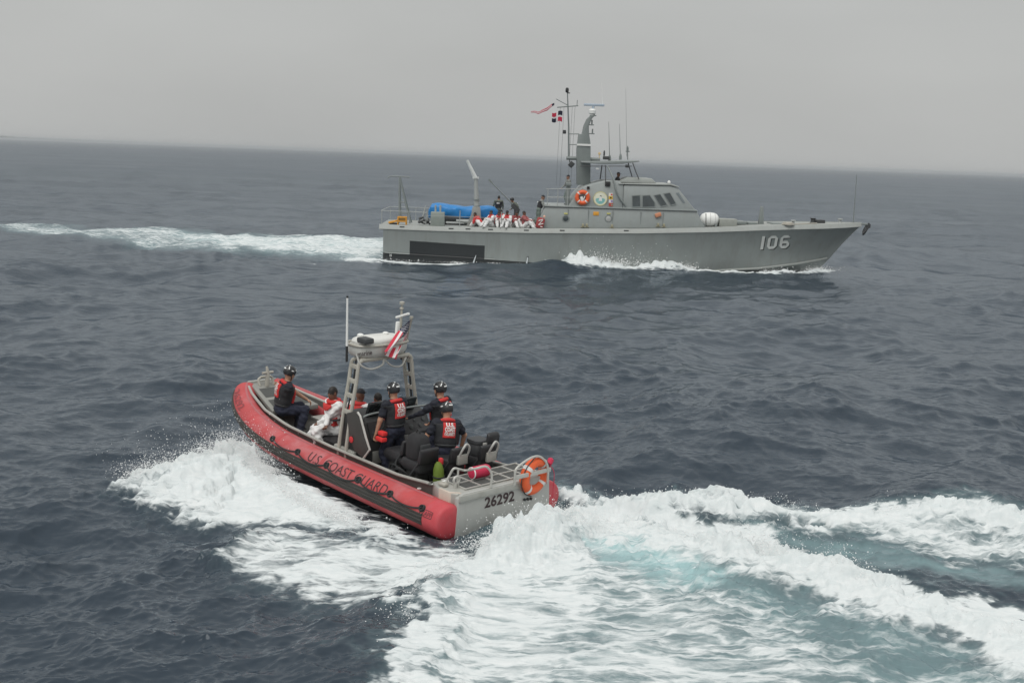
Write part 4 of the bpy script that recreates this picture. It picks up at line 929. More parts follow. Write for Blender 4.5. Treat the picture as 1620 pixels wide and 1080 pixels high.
for side in (1, -1):
    # the tube with its tapered after end
    rows = []; n = 28
    ss = np.concatenate([[-.0], np.linspace(.0, TS[-1], 70)])
    for s in np.linspace(0.02, TS[-1], 72): rows.append([tube_pt(s, 360 * k / n, 0, side) for k in range(n)])
    b = MB(); b.add(*loft(rows)); tb = b.build('inflatable_tube', M_tube, rhib, smooth=True)
    # after cone: faceted end cap
    e = tube_pt(0.02, 0, 0, side); c = TC[0].copy(); c[1] *= side; rows = []
    for dx, f in ((.20, 1.010), (.02, 1.014), (-.08, 1.004), (-.115, .95), (-.138, .84), (-.14, .4)):
        rr = []
        for k in range(n): a = 2 * math.pi * k / n; rr.append((c[0] + dx, c[1] + side * .275 * f * math.cos(a), c[2] + .275 * f * math.sin(a)))
        rows.append(rr)
    b = MB(); b.add(*loft(rows)); b.build('end_cap', M_patch, tb, smooth=True)
    for s_b in (1.55, 3.05, 4.55, 5.85):
        b = MB(); b.add(*loft([[tube_pt(s_b + ds_, 360 * k / n, .0035, side) for k in range(n)] for ds_ in (-.045, .045)])); b.build('seam_band', M('seam band', (.44, .062, .068), .6, var=.12), tb, smooth=True)
    # rubbing strake with three ribs
    s0, s1 = .22, TS[-1] - .02; rows = []
    prof = [(-17, .0), (-16, .012), (-12, .014), (-10, .007), (-7, .007), (-5, .020), (-1, .021), (1, .009), (4, .009), (6, .020), (10, .021), (12, .008), (14, .008), (15, .013), (18, .012), (19, .0), (10, -.02), (-8, -.02)]
    for s in np.linspace(s0, s1, 80): rows.append([tube_pt(s, a, o, side) for a, o in prof])
    b = MB(); b.add(*loft(rows)); b.build('rubbing_strake', M_strake, tb)
    # lower pale seam strip
    rows = [[tube_pt(s, a, o, side) for a, o in ((88, .003), (92, .006), (97, .003), (92, -.01))] for s in np.linspace(.3, s1, 50)]
    b = MB(); b.add(*loft(rows)); b.build('seam_tape', M('seam tape', (.40, .12, .13), .6), tb)
    # lifeline: patches and hanging rope
    xs = [RL(px, py, 1, 1.22)[0] for px, py in ((431, 687), (473, 708), (519, 729), (570, 750), (620, 771), (671, 792))]; S = [s_of_x(x) for x in xs]
    for s in S:
        b = MB(); rows = [[tube_pt(s + .075 * math.cos(t) * f, 36 + 13 * math.sin(t) * f, .003 + .006 * (1 - f), side) for t in np.linspace(0, 2 * math.pi, 14, endpoint=False)] for f in (1.0, .6)]
        b.add(*loft(rows)); pt = b.build('lifeline_patch', M_strake, tb)
        b = MB(); b.tube([tube_pt(s + .05 * math.cos(t), 36 + 9 * math.sin(t), .02, side) for t in np.linspace(0, 2 * math.pi, 12, endpoint=False)], .012, 6, closed=True); b.build('rope_loop', M_black, pt, smooth=True)
    for a_, b_ in zip(S[:-1], S[1:]):
        pts = [tube_pt(a_ + (b_ - a_) * t, 38 - 19 * (4 * t * (1 - t)) ** .8 * (1 + .25 * math.sin(a_ * 5)), .013 + .012 * 4 * t * (1 - t), side) for t in np.linspace(0, 1, 18)]
        b = MB(); b.tube(pts, .014, 6); b.build('lifeline', M_black, tb, smooth=True)
    if side == 1: port_tube = tb
def tube_text(name, s, size, s0, a0, side, mat, wide=1.0, bold=0.0):
    V, F = text2d(s, size, bold, 4); P = []
    for u, v in V: P.append(tube_pt(s0 - u * wide, a0 + math.degrees(v / .275), .006, side))
    return link(name, mesh(name, P, F), mat, port_tube)
a = RL(489, 735, 1, 1.22)[0]; e_ = RL(613, 788, 1, 1.22)[0]
Vt, _ = text2d('U.S. COAST GUARD', .25, 0); wd = Vt[:, 0].max()
tube_text('boat_name', 'U.S. COAST GUARD', .25, s_of_x(a), 24, 1, M_letter, (s_of_x(a) - s_of_x(e_)) / wd, -.001)
V5, _ = text2d('26292', .22, .006)
tube_text('bow_number', '26292', .22, TS[-1] - .20, 32, 1, M('faded lettering', (.24, .045, .05), .6), .85 / V5[:, 0].max(), .004)
sa = s_of_x(RL(681, 806, 1, 1.22)[0])
tube_text('maker_mark', 'ZAPP', .10, sa + .13, 18, 1, M_letter, 1.0)
b = MB(); b.tube([tube_pt(sa + (.17 * (1 if math.cos(t) > 0 else -1) * min(1, abs(math.cos(t)) * 1.6)), 25.5 + 11 * math.sin(t), .004, 1) for t in np.linspace(0, 2 * math.pi, 32, endpoint=False)], .005, 5, closed=True); b.build('maker_mark_border', M_letter, port_tube)
# --- aluminium hull below and between the tubes
ST = [(-.0, .86, .86, .16, -.22), (1.5, .86, .72, .16, -.24), (3.5, .86, .72, .19, -.24), (5.0, .80, .74, .26, -.16), (6.0, .68, .80, .36, .02), (6.8, .50, .92, .52, .26), (7.25, .36, 1.04, .72, .56)]
S_ = np.array(ST); xs = np.linspace(0, 7.25, 30); G = [np.interp(xs, S_[:, 0], S_[:, k]) for k in range(1, 5)]
V = []; F = []
for i, x in enumerate(xs):
    w, zt, zc, zk = G[0][i], G[1][i], G[2][i], G[3][i]
    for y, z in ((w, .55 if x < .5 else zt - .2), (w * 1.02, zc + .1), (w * 1.0, zc), (w * .5, (zc + zk) / 2), (0, zk), (-w * .5, (zc + zk) / 2), (-w, zc), (-w * 1.02, zc + .1), (-w, .55 if x < .5 else zt - .2)): V.append((x, y, z))
for i in range(len(xs) - 1):
    for k in range(8): a = i * 9 + k; F.append((a, a + 1, a + 10, a + 9))
b = MB(); b.add(V, F); rh = b.build('hull', M('hull aluminium', (.42, .42, .40), .4, metal=.2, dirt=(.25, .24, .2), dirt_amt=.4), rhib, smooth=True)
# transom with numbers
b = MB(); b.prism([(.90, .80), (.80, .86), (-.90, .86), (-1.02, .80), (-1.06, .15), (0, -.22), (.94, .15)], -.09, .0, axis=0); tr = b.build('transom', M('transom aluminium', (.40, .405, .385), .45, metal=.1, var=.05, scale=2, dirt=(.30, .29, .26), dirt_amt=.45, streak=True), rhib, bevel=.012)
n0, n1 = RL(766, 803, 0, -.09), RL(813, 797, 0, -.09); V5, _ = text2d('26292', .22, .006); w5 = n0[1] - n1[1]; k5 = w5 / V5[:, 0].max()
text_flat('registration_number', '26292', .22, (-.096, n0[1], n0[2]), (0, -k5, 0), (0, 0, 1.05), M_letter, tr, .006, 'LEFT')
for k in range(3): 
    q = RL(829 + 5 * k, 789.5 - .8 * k, 0, -.09); b = MB(); b.lathe([(.022, 0), (.022, .03), (.014, .035)], 12, np.array([[0, 0, -1], [0, 1, 0], [1, 0, 0]]), (-.09, q[1], q[2])); b.build('drain_hole', M_black, tr, smooth=True)
b = MB(); b.tube([(-.10, .95, .08), (-.10, -.2, .02)], .035, 8); b.build('step_bar', M_alu2, tr, smooth=True)
b = MB(); b.box((-.2, 0, -.05), (.30, .7, .30)); b.build('jet_nozzle', M_dgrey, tr, bevel=.05)
b = MB(); b.box((-.105, .2, .80), (.03, 1.4, .10)); b.build('transom_step', M_alu, tr, bevel=.01)
# liner, floor, bow deck
V = []; F = []
for i, x in enumerate(np.linspace(.6, 6.9, 24)):
    w, zt = np.interp(x, S_[:, 0], S_[:, 1]) - .02, np.interp(x, S_[:, 0], S_[:, 2]); fl = np.interp(x, [0, 5, 6, 6.9], [.35, .35, .45, .8])
    for y, z in ((w + .02, zt + .02), (w - .03, zt + .02), (w - .08, fl), (-w + .08, fl), (-w + .03, zt + .02), (-w - .02, zt + .02)): V.append((x, y, z))
for i in range(23):
    for k in range(5): a = i * 6 + k; F.append((a, a + 1, a + 7, a + 6))
b = MB(); b.add(V, F); liner = b.build('inner_liner', M_liner, rhib)
for s in (1, -1):
    pts = [(x, s * (np.interp(x, S_[:, 0], S_[:, 1]) - .03), np.interp(x, S_[:, 0], S_[:, 2]) + .03) for x in np.linspace(.7, 7.1, 24)]
    b = MB(); b.tube(pts, .028, 8); b.build('gunwale_rail', M_alu, liner, smooth=True)
    for x in (1.5, 2.4, 3.3, 4.2, 5.1):
        w = np.interp(x, S_[:, 0], S_[:, 1]); b = MB(); b.box((x, s * (w - .085), .52), (.05, .03, .36)); b.build('rib', M_alu, liner)
b = MB(); b.prism([(5.95, .52), (7.22, .28), (7.22, -.28), (5.95, -.52)], [.70, 1.0, 1.0, .70], [.80, 1.06, 1.06, .80], axis=2); bd = b.build('bow_deck', M('bow deck grey', (.25, .25, .23), .6, var=.08), rhib, bevel=.015)
for (x0, x1) in ((6.06, 6.40), (6.52, 6.92)):
    P = []
    for x, f in ((x0, 1), (x1, 1), (x1, -1), (x0, -1)): w = np.interp(x, [5.95, 7.22], [.43, .20]); P.append((x, f * w, np.interp(x, [5.95, 7.22], [.80, 1.06]) + .006))
    b = MB(); b.add(P, [(0, 1, 2, 3)]); b.build('non_skid_panel', M_nonskid, bd)
b = MB(); b.prism([(7.22, .34), (7.30, .30), (7.30, -.30), (7.22, -.34)], .62, 1.10, axis=2); b.build('bow_plate', M_alu, bd, bevel=.02)
b = MB()
for s in (1, -1): b.tube(bez([(7.05, s * .15, 1.02), (7.10, s * .16, 1.14), (7.10, s * .10, 1.19)], 4), .026, 8)
b.tube([(7.10, .11, 1.19), (7.10, -.11, 1.19)], .03, 8); b.build('bow_bitt', M_arch, bd, smooth=True)
b = MB(); b.tube([(7.0, .02, 1.02), (6.98, .02, 1.30), (7.02, .02, 1.42)], [.05, .04, .022], 8); b.tube([(6.98, -.1, 1.3), (6.98, .14, 1.3)], .028, 8); b.build('tow_post', M_arch, bd, smooth=True)
b = MB(); b.prism([(4.75, .62), (5.95, .50), (5.95, -.50), (4.75, -.62)], .352, .372, axis=2); b.build('floor_panel', M_nonskid, liner)
b = MB(); b.prism([(.7, .70), (4.70, .70), (4.70, -.70), (.7, -.70)], .352, .372, axis=2); b.build('floor_panel', M_nonskid, liner)
b = MB(); b.box((5.35, -.38, .62), (.75, .36, .05)); bx_ = b.build('side_bench', M_alu, liner, bevel=.01)
# --- after platform with grating
PZ = .86
b = MB(); b.prism([(-.03, .86), (.10, .94), (.34, .94), (.66, .80), (.66, -.93), (-.03, -.93)], .60, PZ, axis=2); plat = b.build('stern_platform', M_alu, rhib, bevel=.015)
M_beige = M('beige corner casting', (.55, .47, .40), .6, var=.08)
b = MB(); b.prism([(-.045, .80), (.09, .945), (.335, .945), (.335, .90), (.11, .90), (-.0, .80)], .52, PZ + .012, axis=2); b.build('corner_casting', M_beige, plat, bevel=.01)
for k in range(5):
    y0 = .62 - k * .31; b = MB(); b.prism([(.06, y0), (.60, y0), (.60, y0 - .27), (.06, y0 - .27)], PZ + .003, PZ + .008, axis=2); b.build('grating_panel', M_nonskid, plat)
for k in range(6):
    y0 = .64 - k * .31; b = MB(); b.box((.33, y0, PZ + .012), (.58, .026, .022)); b.build('grating_bar', M_alu2, plat)
for x in (.05, .33, .61): b = MB(); b.box((x, -.135, PZ + .018), (.024, 1.60, .016)); b.build('grating_bar', M_alu2, plat)
def pipe(name, P, r=.022, parent=plat, mat=None, n=8): b = MB(); b.tube(P, r, n); return b.build(name, mat or M_alu2, parent, smooth=True)
A0 = RL(703, 768, 2, PZ); B0 = RL(776, 771, 2, PZ); C0 = RL(722, 776, 2, PZ)
hoop = [A0, RL(711, 752, 0, A0[0] - .02), RL(718, 741, 0, A0[0] - .06), RL(727, 742, 0, A0[0] - .08), RL(737, 744, 0, A0[0] - .10), RL(752, 741, 0, B0[0] + .10), RL(767, 737.5, 0, B0[0] + .04), RL(774, 742, 0, B0[0] + .02), RL(778, 752, 0, B0[0]), B0]
hp = pipe('grab_rail', bez(hoop, 6), .019)
pipe('rail_leg', [RL(725, 742, 0, A0[0] - .08), RL(723, 775, 0, A0[0] - .10)], .018, hp)
D0 = RL(814, 767, 2, PZ); hoop2 = [D0, RL(814.5, 752, 0, D0[0]), RL(817, 741, 0, D0[0]), RL(830, 730, 0, D0[0]), RL(845, 722, 0, D0[0]), RL(856, 723, 0, D0[0]), RL(865, 733, 0, D0[0] - .02), RL(867, 748, 0, D0[0] - .02), RL(866, 762, 0, D0[0])]
hp2 = pipe('grab_rail', bez(hoop2, 6), .019)
q0, q1 = RL(819, 751, 0, D0[0]), RL(868, 746, 0, D0[0] - .02); b = MB(); b.box((q0 + q1) / 2, (.03, abs(q0[1] - q1[1]) + .1, .07)); b.build('rail_board', M_alu2, hp2, bevel=.01)
pipe('towing_bar', [RL(661, 773.5, 1, .80), RL(709, 759.5, 1, .62)], .024, plat, M_white)
cl = RL(722, 765, 0, .22); b = MB(); b.tube([cl + [0, .03, -.22], cl + [0, .02, .02]], .03, 8); b.tube([cl + [0, -.05, -.22], cl + [0, -.03, .02]], .02, 8); b.torus(cl + [0, .0, .06], .055, .02, np.array([[0, 0, 1], [1, 0, 0], [0, 1, 0]]), 16, 8); b.build('cleat', M_alu2, plat, smooth=True)
b = MB(); b.box((.40, .80, PZ + .03), (.16, .10, .05)); b.build('mooring_cleat', M_arch, plat, bevel=.02)
# --- arch over the console
arch = MB(); AX0, AX1 = 3.06, 3.28
arch_o = empty('a', (0, 0, 0)); bpy.data.objects.remove(arch_o)
b = MB(); b.tube([(AX0 + .02, .52, 2.31), (AX0 + .02, -.52, 2.31)], .04, 8); arch = b.build('arch', M_arch, rhib, smooth=True)
b = MB(); b.tube([(AX1 - .02, .52, 2.305), (AX1 - .02, -.52, 2.305)], .035, 8); b.build('arch_crossbar', M_arch, arch, smooth=True)
for s in (1, -1):
    for x in (AX0, AX1):
        P = bez([(x, s * .50, 2.31), (x, s * .56, 2.24), (x, s * .61, 1.9), (x, s * .70, 1.40), (x, s * .78, .80), (x, s * .79, .42)], 5); b = MB(); b.tube(P, .034, 8); b.build('arch_leg', M_arch, arch, smooth=True)
    for z in (2.20, 1.95, 1.70, 1.42):
        y = s * np.interp(z, [.8, 1.4, 1.9, 2.24], [.78, .70, .61, .56]); b = MB(); b.box(((AX0 + AX1) / 2, y, z), (.22, .045, .085)); b.build('leg_plate', M_arch, arch, bevel=.012)
    y = s * .705; b = MB(); b.tube(bez([(AX0 + .1, s * .55, 2.3), (AX0 + .09, s * .61, 1.9), (AX0 + .12, s * .69, 1.45)], 6), .018, 6); b.build('cable_run', M_black, arch, smooth=True)
# dark side panel of the port console with a pale pipe edge
pp = [(549, 653), (563, 650), (569, 655), (573, 672), (578, 692), (584, 711), (574, 724), (561, 712), (553, 690)]
P = [RL(px, py, 1, .80) for px, py in pp]; b = MB(); b.prism([(p[0], p[2]) for p in P], .775, .81, axis=1); sp_ = b.build('side_panel', M('side panel brown black', (.045, .042, .038), .6, var=.12), arch, bevel=.008)
b = MB(); b.tube([RL(px, py, 1, .815) for px, py in ((566, 652), (570, 658), (574, 673), (579, 692), (585, 711), (575, 725))], .02, 8); b.build('panel_edge', M_alu2, sp_, smooth=True)
q = RL(556, 695, 1, .815); b = MB(); b.lathe([(.055, 0), (.055, .012), (.04, .02)], 16, MY * np.array([[1], [-1], [1]]), q); b.build('red_reflector', M_red, sp_, smooth=True)
b = MB(); b.prism([(-.40 + 3.2, .36), (-.34 + 3.2, .78), (.25 + 3.2, .80), (.4 + 3.2, .36)], .70, .775, axis=1); b.build('support_foot', M_alu, arch, bevel=.02)
# radome-like roof unit on the arch
def rbox_sections(x0, x1, y0, y1, zf, n=24, pw=.35):
    out = []
    for t in zf:
        z, sx, sy = t; row = []
        for k in range(n):
            a = 2 * math.pi * k / n; c, s = math.cos(a), math.sin(a); row.append(((x0 + x1) / 2 + (x1 - x0) / 2 * sx * math.copysign(abs(c) ** pw, c), (y0 + y1) / 2 + (y1 - y0) / 2 * sy * math.copysign(abs(s) ** pw, s), z))
        out.append(row)
    return out
M_rad = M('radome grey', (.50, .50, .47), .45, var=.05); 
b = MB(); b.add(*loft(rbox_sections(2.98, 3.58, -.52, .56, [(2.33, .72, .80), (2.36, .88, .92), (2.42, .98, .99), (2.49, 1, 1), (2.54, .97, .98), (2.56, .90, .93)], 28, .6))); ru = b.build('roof_unit', M_rad, arch, smooth=True)
b = MB(); b.add(*loft(rbox_sections(3.02, 3.54, -.48, .50, [(2.555, .94, .97), (2.60, .98, .99), (2.64, .92, .94), (2.665, .74, .80)], 28, .6))); b.build('roof_cap', M('radome white', (.66, .66, .63), .4, var=.03), ru, smooth=True)
b = MB(); b.torus((3.28, .02, 2.52), .1, .012); V = np.array([(3.28 + .31 * math.copysign(abs(math.cos(a)) ** .6, math.cos(a)), .02 + .55 * math.copysign(abs(math.sin(a)) ** .6, math.sin(a)), 2.56) for a in np.linspace(0, 2 * math.pi, 40, endpoint=False)])
b = MB(); b.tube(V, .022, 6, closed=True); b.build('roof_trim', M_arch, ru, smooth=True)
q = RL(577, 562, 0, 2.975); text_flat('maker_name', 'marine', .11, (2.972, q[1], q[2]), (0, -1, 0), (0, 0, 1), M_letter, ru, .002)
b = MB(); b.box((3.05, .44, 2.66), (.26, .20, .10)); b.build('camera_box', M_dgrey, ru, bevel=.03)
b = MB(); b.lathe([(.055, 0), (.06, .03), (.03, .05)], 12, None, (3.4, .30, 2.66)); b.build('gps_puck', M_white, ru, smooth=True)
b = MB(); b.lathe([(.05, 0), (.055, .03), (.03, .045)], 12, None, (3.35, -.2, 2.66)); b.build('gps_puck', M_white, ru, smooth=True)
b = MB(); b.tube(bez([(3.1, .58, 2.42), (3.02, .55, 2.25), (3.0, .35, 2.16), (3.02, .1, 2.20), (3.04, .05, 2.3)], 6), .018, 6); b.build('cable_loop', M_alu2, ru, smooth=True)
b = MB(); b.tube(bez([(3.04, .05, 2.3), (3.0, -.1, 2.17), (3.0, -.3, 2.15), (3.03, -.42, 2.28)], 6), .016, 6); b.build('cable_loop', M_alu2, ru, smooth=True)
# whip aerial, light mast
p0, p1 = RL(548.5, 572, 1, .66), RL(549.5, 468, 1, .66); b = MB(); b.tube([p0, p0 + (p1 - p0) * .24], .022, 8); aer = b.build('whip_aerial', M_black, arch, smooth=True)
b = MB(); b.tube([p0 + (p1 - p0) * .24, p0 + (p1 - p0) * .97], [.021, .016], 8); b.build('whip', M_white, aer, smooth=True)
b = MB(); b.tube([p0 + (p1 - p0) * .97, p1], .018, 8); b.build('tip', M_black, aer, smooth=True)
p0, p1 = RL(632, 545, 1, -.42), RL(636, 482, 1, -.42); b = MB(); b.tube([p0, p1], [.035, .016], 8); b.lathe([(.03, 0), (.045, .01), (.045, .05), (.02, .06)], 10, None, p1); b.lathe([(.03, 0), (.04, .02), (.03, .04)], 10, None, p0 * .12 + p1 * .88); lm = b.build('light_mast', M_arch, arch, smooth=True)
b = MB(); q0, q1 = RL(627, 502, 1, -.40), RL(647, 496, 1, -.44); b.tube([q0, q1], .022, 8); b.build('mast_crossarm', M_white, lm, smooth=True)
b = MB(); b.prism([(p0[0] - .05, p0[2] + .05), (p0[0] + .05, p0[2] + .05), (p0[0] + .02, p0[2] + .42), (p0[0] - .02, p0[2] + .42)], p0[1] + .01, p0[1] + .09, axis=1); b.build('mast_fairing', M_white, lm, bevel=.02)
q0, q1 = RL(638.5, 555, 1, -.62), RL(651, 502, 1, -.62); b = MB(); b.tube([q0 + (q0 - q1) * .25, q0 + (q1 - q0) * .25], .03, 8); fs = b.build('flag_staff', M_black, arch, smooth=True)
b = MB(); b.tube([q0 + (q1 - q0) * .25, q1], .027, 8); b.lathe([(.035, -.01), (.035, .02)], 10, None, q1); b.build('staff_top', M_arch, fs, smooth=True)
FLAG0, FLAG1 = q0, q1
# --- console
b = MB(); b.prism([(2.62, .37), (2.58, 1.02), (2.72, 1.30), (3.02, 1.42), (3.30, 1.42), (3.42, .9), (3.42, .37)], -.70, .70, axis=1); cons = b.build('console', M_cons, rhib, bevel=.04)
b = MB(); b.prism([(2.565, 1.04), (2.705, 1.31), (2.69, 1.32), (2.55, 1.05)], -.62, .62, axis=1); dash = b.build('dashboard', M('dash grey black', (.04, .04, .042), .35, var=.2), cons)
r_ = random.Random(8)
nrm = np.array([-.89, 0, .46])
for k in range(12):
    y = .55 - k * .10; t = .35 + .35 * (k % 2); c = np.array([2.555 + .14 * t, y, 1.05 + .27 * t]) + nrm * .006; R_ = .026 + .009 * (k % 3)
    Mx = np.stack([np.array([.46, 0, .89]), np.array([0, 1.0, 0]), nrm], 1); b = MB(); b.lathe([(R_, 0), (R_, .012), (R_ * .7, .016)], 14, Mx, c); g = b.build('gauge', M('gauge face', (.05, .055, .055), .25), dash, smooth=True)
    b = MB(); b.torus(c + nrm * .012, R_, .005, Mx, 14, 5); b.build('bezel', M_dgrey, g, smooth=True)
for y in (.32, -.30): b = MB(); c = np.array([2.84, y, 1.395]); b.box(c + [0, 0, .10], (.06, .40, .26), np.array(Matrix.Rotation(-.35, 3, 'Y'))); b.build('display_screen', M('screen black', (.015, .018, .02), .1), cons, bevel=.015)
b = MB(); Mx = np.array(Matrix.Rotation(math.radians(-65), 3, 'Y')); b.torus((2.50, .28, 1.12), .17, .016, Mx, 28, 8)
for a in (0, 2.1, 4.2): v = Mx @ np.array([.17 * math.cos(a), .17 * math.sin(a), 0]); b.tube([np.array((2.52, .28, 1.12)), np.array((2.50, .28, 1.12)) + v], .010, 6)
b.tube([(2.52, .28, 1.12), (2.62, .28, 1.08)], .03, 8); b.build('steering_wheel', M_black, cons, smooth=True)
b = MB(); b.tube(bez([(2.74, .66, 1.33), (2.66, .66, 1.46), (2.66, 0, 1.48), (2.66, -.66, 1.46), (2.74, -.66, 1.33)], 6), .018, 8); b.build('console_rail', M_mast, cons, smooth=True)
b = MB(); b.box((2.57, -.05, .95), (.05, .30, .16)); b.build('chart_pouch', M('grey pouch', (.26, .26, .25), .7), cons, bevel=.015)
b = MB(); b.box((2.585, .46, .72), (.03, .22, .22)); b.build('access_hatch', M_alu, cons, bevel=.01)
# front seat of the console (facing forward and outboard) and locker
b = MB(); b.box((3.95, 0, .52), (.62, 1.30, .32)); fb_ = b.build('forward_bench', M_cons, rhib, bevel=.03)
b = MB(); b.box((3.95, 0, .71), (.60, 1.28, .08)); b.build('cushion', M_seat, fb_, bevel=.03)
# --- shock seats: two rows
def shock_seat(x, y, hoop_):
    b = MB(); b.prism([(x - .30, .80), (x - .26, 1.0), (x + .18, 1.0), (x + .26, .86), (x + .10, .80)], y - .17, y + .17, axis=1); o = b.build('shock_seat', M_seat, rhib, bevel=.05)
    b = MB(); b.prism([(x - .34, .96), (x - .38, 1.22), (x - .31, 1.24), (x - .24, 1.0)], y - .19, y + .19, axis=1); b.build('backrest', M_seat, o, bevel=.04)
    b = MB(); b.prism([(x - .16, .36), (x - .20, .82), (x + .10, .82), (x + .22, .36)], y - .12, y + .12, axis=1); b.build('pedestal', M_cons, o, bevel=.03)
    for s in (1, -1): b = MB(); b.tube([(x + .20, y + s * .16, .40), (x - .28, y + s * .16, 1.0)], .02, 8); b.build('strut', M_dgrey, o, smooth=True)
    b = MB(); b.tube([(x + .25, y - .2, .50), (x + .25, y + .2, .50)], .018, 8); b.build('foot_bar', M_alu2, o, smooth=True)
    if hoop_:
        b = MB(); b.tube(bez([(x - .36, y + .05, 1.06), (x - .46, y + .04, 1.24), (x - .45, y - .04, 1.30), (x - .44, y - .11, 1.22), (x - .36, y - .12, 1.04)], 5), .018, 8); b.build('grab_hoop', M('hoop grey', (.46, .46, .44), .45), o, smooth=True)
        b = MB(); b.box((x - .37, y - .02, 1.03), (.06, .20, .16)); b.build('hoop_plate', M_alu, o, bevel=.01)
    return o
shock_seat(2.05, .42, False); shock_seat(2.05, -.42, False)
shock_seat(1.48, .50, False); shock_seat(1.26, .04, True); shock_seat(1.12, -.46, True)
b = MB(); b.box((1.72, 0, .60), (.36, .34, .5)); eb = b.build('engine_box', M_cons, rhib, bevel=.05)
b = MB(); b.box((1.72, 0, .87), (.3, .3, .05)); b.build('lid', M_dgrey, eb, bevel=.02)
for q, a_ in (((1.72, .62, .5), .5), ((1.0, .10, .52), -.2)): b = MB(); b.tube(bez([np.array(q) + [0, 0, -.1], np.array(q) + [.1, .02, .14], np.array(q) + [-.05, .1, .3], np.array(q) + [-.2, 0, .2]], 6), .03, 6); b.build('hose', M_black, eb, smooth=True)
p = RL(775, 714, 1, -.62); b = MB(); b.prism([(p[0] - .05, .9), (p[0] - .10, 1.35), (p[0] - .02, 1.40), (p[0] + .03, .9)], -.76, -.50, axis=1); b.build('headrest_post', M_seat, rhib, bevel=.04)
# ------------------------------------------------------------------ things carried in the inflatable
lc = (np.array(RL(845, 752, 0, -.10)))
Mx = np.stack([np.array([.12, -.98, .12]), np.array([-.14, .10, .985]), np.array([-.98, -.13, -.13])], 1)
lb2 = lifebuoy('lifebuoy', RW(lc), RHIB_M @ Mx, .240, .085, 'orange lifebuoy with reflective bands on the stern rail of the inflatable', 'rhib')
o = empty('fender', RW((.36, .10, PZ + .01)), RHIB_M); tag(o, 'crimson cylindrical fender lying on the stern platform of the inflatable', 'fender')
b = MB(); b.lathe([(.04, -.19), (.085, -.175), (.098, -.14), (.098, .14), (.085, .175), (.04, .19)], 18, np.array([[.35, 0, .3], [0, 1, 0], [-.3, 0, .1]]) if False else np.array(Matrix.Rotation(math.radians(90), 3, 'X') @ Matrix.Rotation(math.radians(0), 3, 'Y')), (0, 0, .11)); fd_ = b.build('body', M('crimson fender', (.52, .02, .07), .5, var=.08), o, smooth=True)
b = MB(); b.lathe([(.085, .0), (.097, .005), (.097, .018), (.08, .024)], 18, np.array(Matrix.Rotation(math.radians(-90), 3, 'X')), (0, .15, .11)); b.build('end_ring', M_white, o, smooth=True)
o = empty('dry_bag', RW((.95, .42, .37)), RHIB_M); tag(o, 'tall lime green roll bag standing behind the seats of the inflatable', 'bag')
b = MB(); b.lathe([(.07, 0), (.09, .03), (.095, .30), (.085, .54), (.06, .62), (.03, .66)], 16, np.array(Matrix.Rotation(.08, 3, 'Y')), (0, 0, 0)); b.build('body', M('lime green fabric', (.12, .18, .018), .7, var=.15, bump=.3, bscale=12), o, smooth=True)
b = MB(); b.box((.05, -.05, .66), (.08, .07, .12)); b.build('red_toggle', M_red, o, bevel=.03)
b = MB(); b.torus((.03, 0, .42), .094, .012, None, 18, 6); b.build('strap', M_black, o, smooth=True)
o = empty('gear_box', RW((1.0, .66, .37)), RHIB_M); tag(o, 'small black gear box with a yellow panel beside the lime green bag', 'box')
b = MB(); b.box((0, 0, .16), (.26, .18, .32)); b.build('body', M_cons, o, bevel=.02); b = MB(); b.box((-.01, .095, .20), (.13, .02, .13)); b.build('yellow_panel', M('yellow panel', (.45, .40, .04), .6), o, bevel=.005)
b = MB(); b.tube(bez([(-.09, 0, .32), (-.06, 0, .38), (.06, 0, .38), (.09, 0, .32)], 4), .012, 6); b.build('handle', M_black, o, smooth=True)
o = empty('marker_line', RW(RL(868, 740, 0, -.08)), RHIB_M); tag(o, 'thin red lanyards knotted beside the stern lifebuoy', 'rope')
Mr = M('red cord', (.55, .03, .08), .8)
b = MB(); b.tube(bez([(0, 0, .0), (.03, -.03, .12), (-.02, -.06, .14), (0, -.02, .02), (-.02, .03, -.1), (0, .05, -.30), (0, .06, -.45)], 6), .008, 5); b.build('lanyard', Mr, o, smooth=True)
b = MB(); b.tube(bez([(0, -.02, .06), (-.01, -.12, -.1), (0, -.13, -.4), (0, -.13, -.55)], 6), .006, 5); b.build('lanyard', Mr, o, smooth=True)
b = MB(); b.lathe([(.02, -.05), (.05, -.03), (.05, .05), (.02, .07)], 10, np.array(Matrix.Rotation(.6, 3, 'X')), (0, -.02, .1)); b.build('knot', Mr, o, smooth=True)
# striped flag drooping from the staff
Mrhib = Matrix.Translation(RHIB_P) @ Matrix([list(map(float, r)) for r in RHIB_M]).to_4x4()
def us(u, v):
    """u along the fly, v down the hoist; the flag hangs, bunched towards the roof unit"""
    h = FLAG1 + (FLAG0 - FLAG1) * (.04 + .62 * v)
    e = RL(606 + 22 * v, 556 + 14 * v, 0, 2.86); m = RL(630 + 6 * v, 527 + 22 * v, 0, 2.98); p = h * (1 - u) ** 2 + 2 * u * (1 - u) * m + e * u * u
    return p + np.array([.05 * math.sin(11 * v + 4 * u), .03 * math.sin(13 * v + 3), .02 * math.sin(9 * v)]) * min(1, 2.5 * u)
def us_m(u, v):
    if u < .40 and v < .54: return 0
    return 1 if int(v * 13) % 2 == 0 else 2
us_flag = cloth('striped_flag', 'red and white striped flag with a starred blue canton drooping from the inflatable arch', Mrhib, us, 40, 52, [M('canton navy', (.015, .018, .06), .8), M('stripe red', (.55, .03, .06), .8), M_fwhite], us_m)
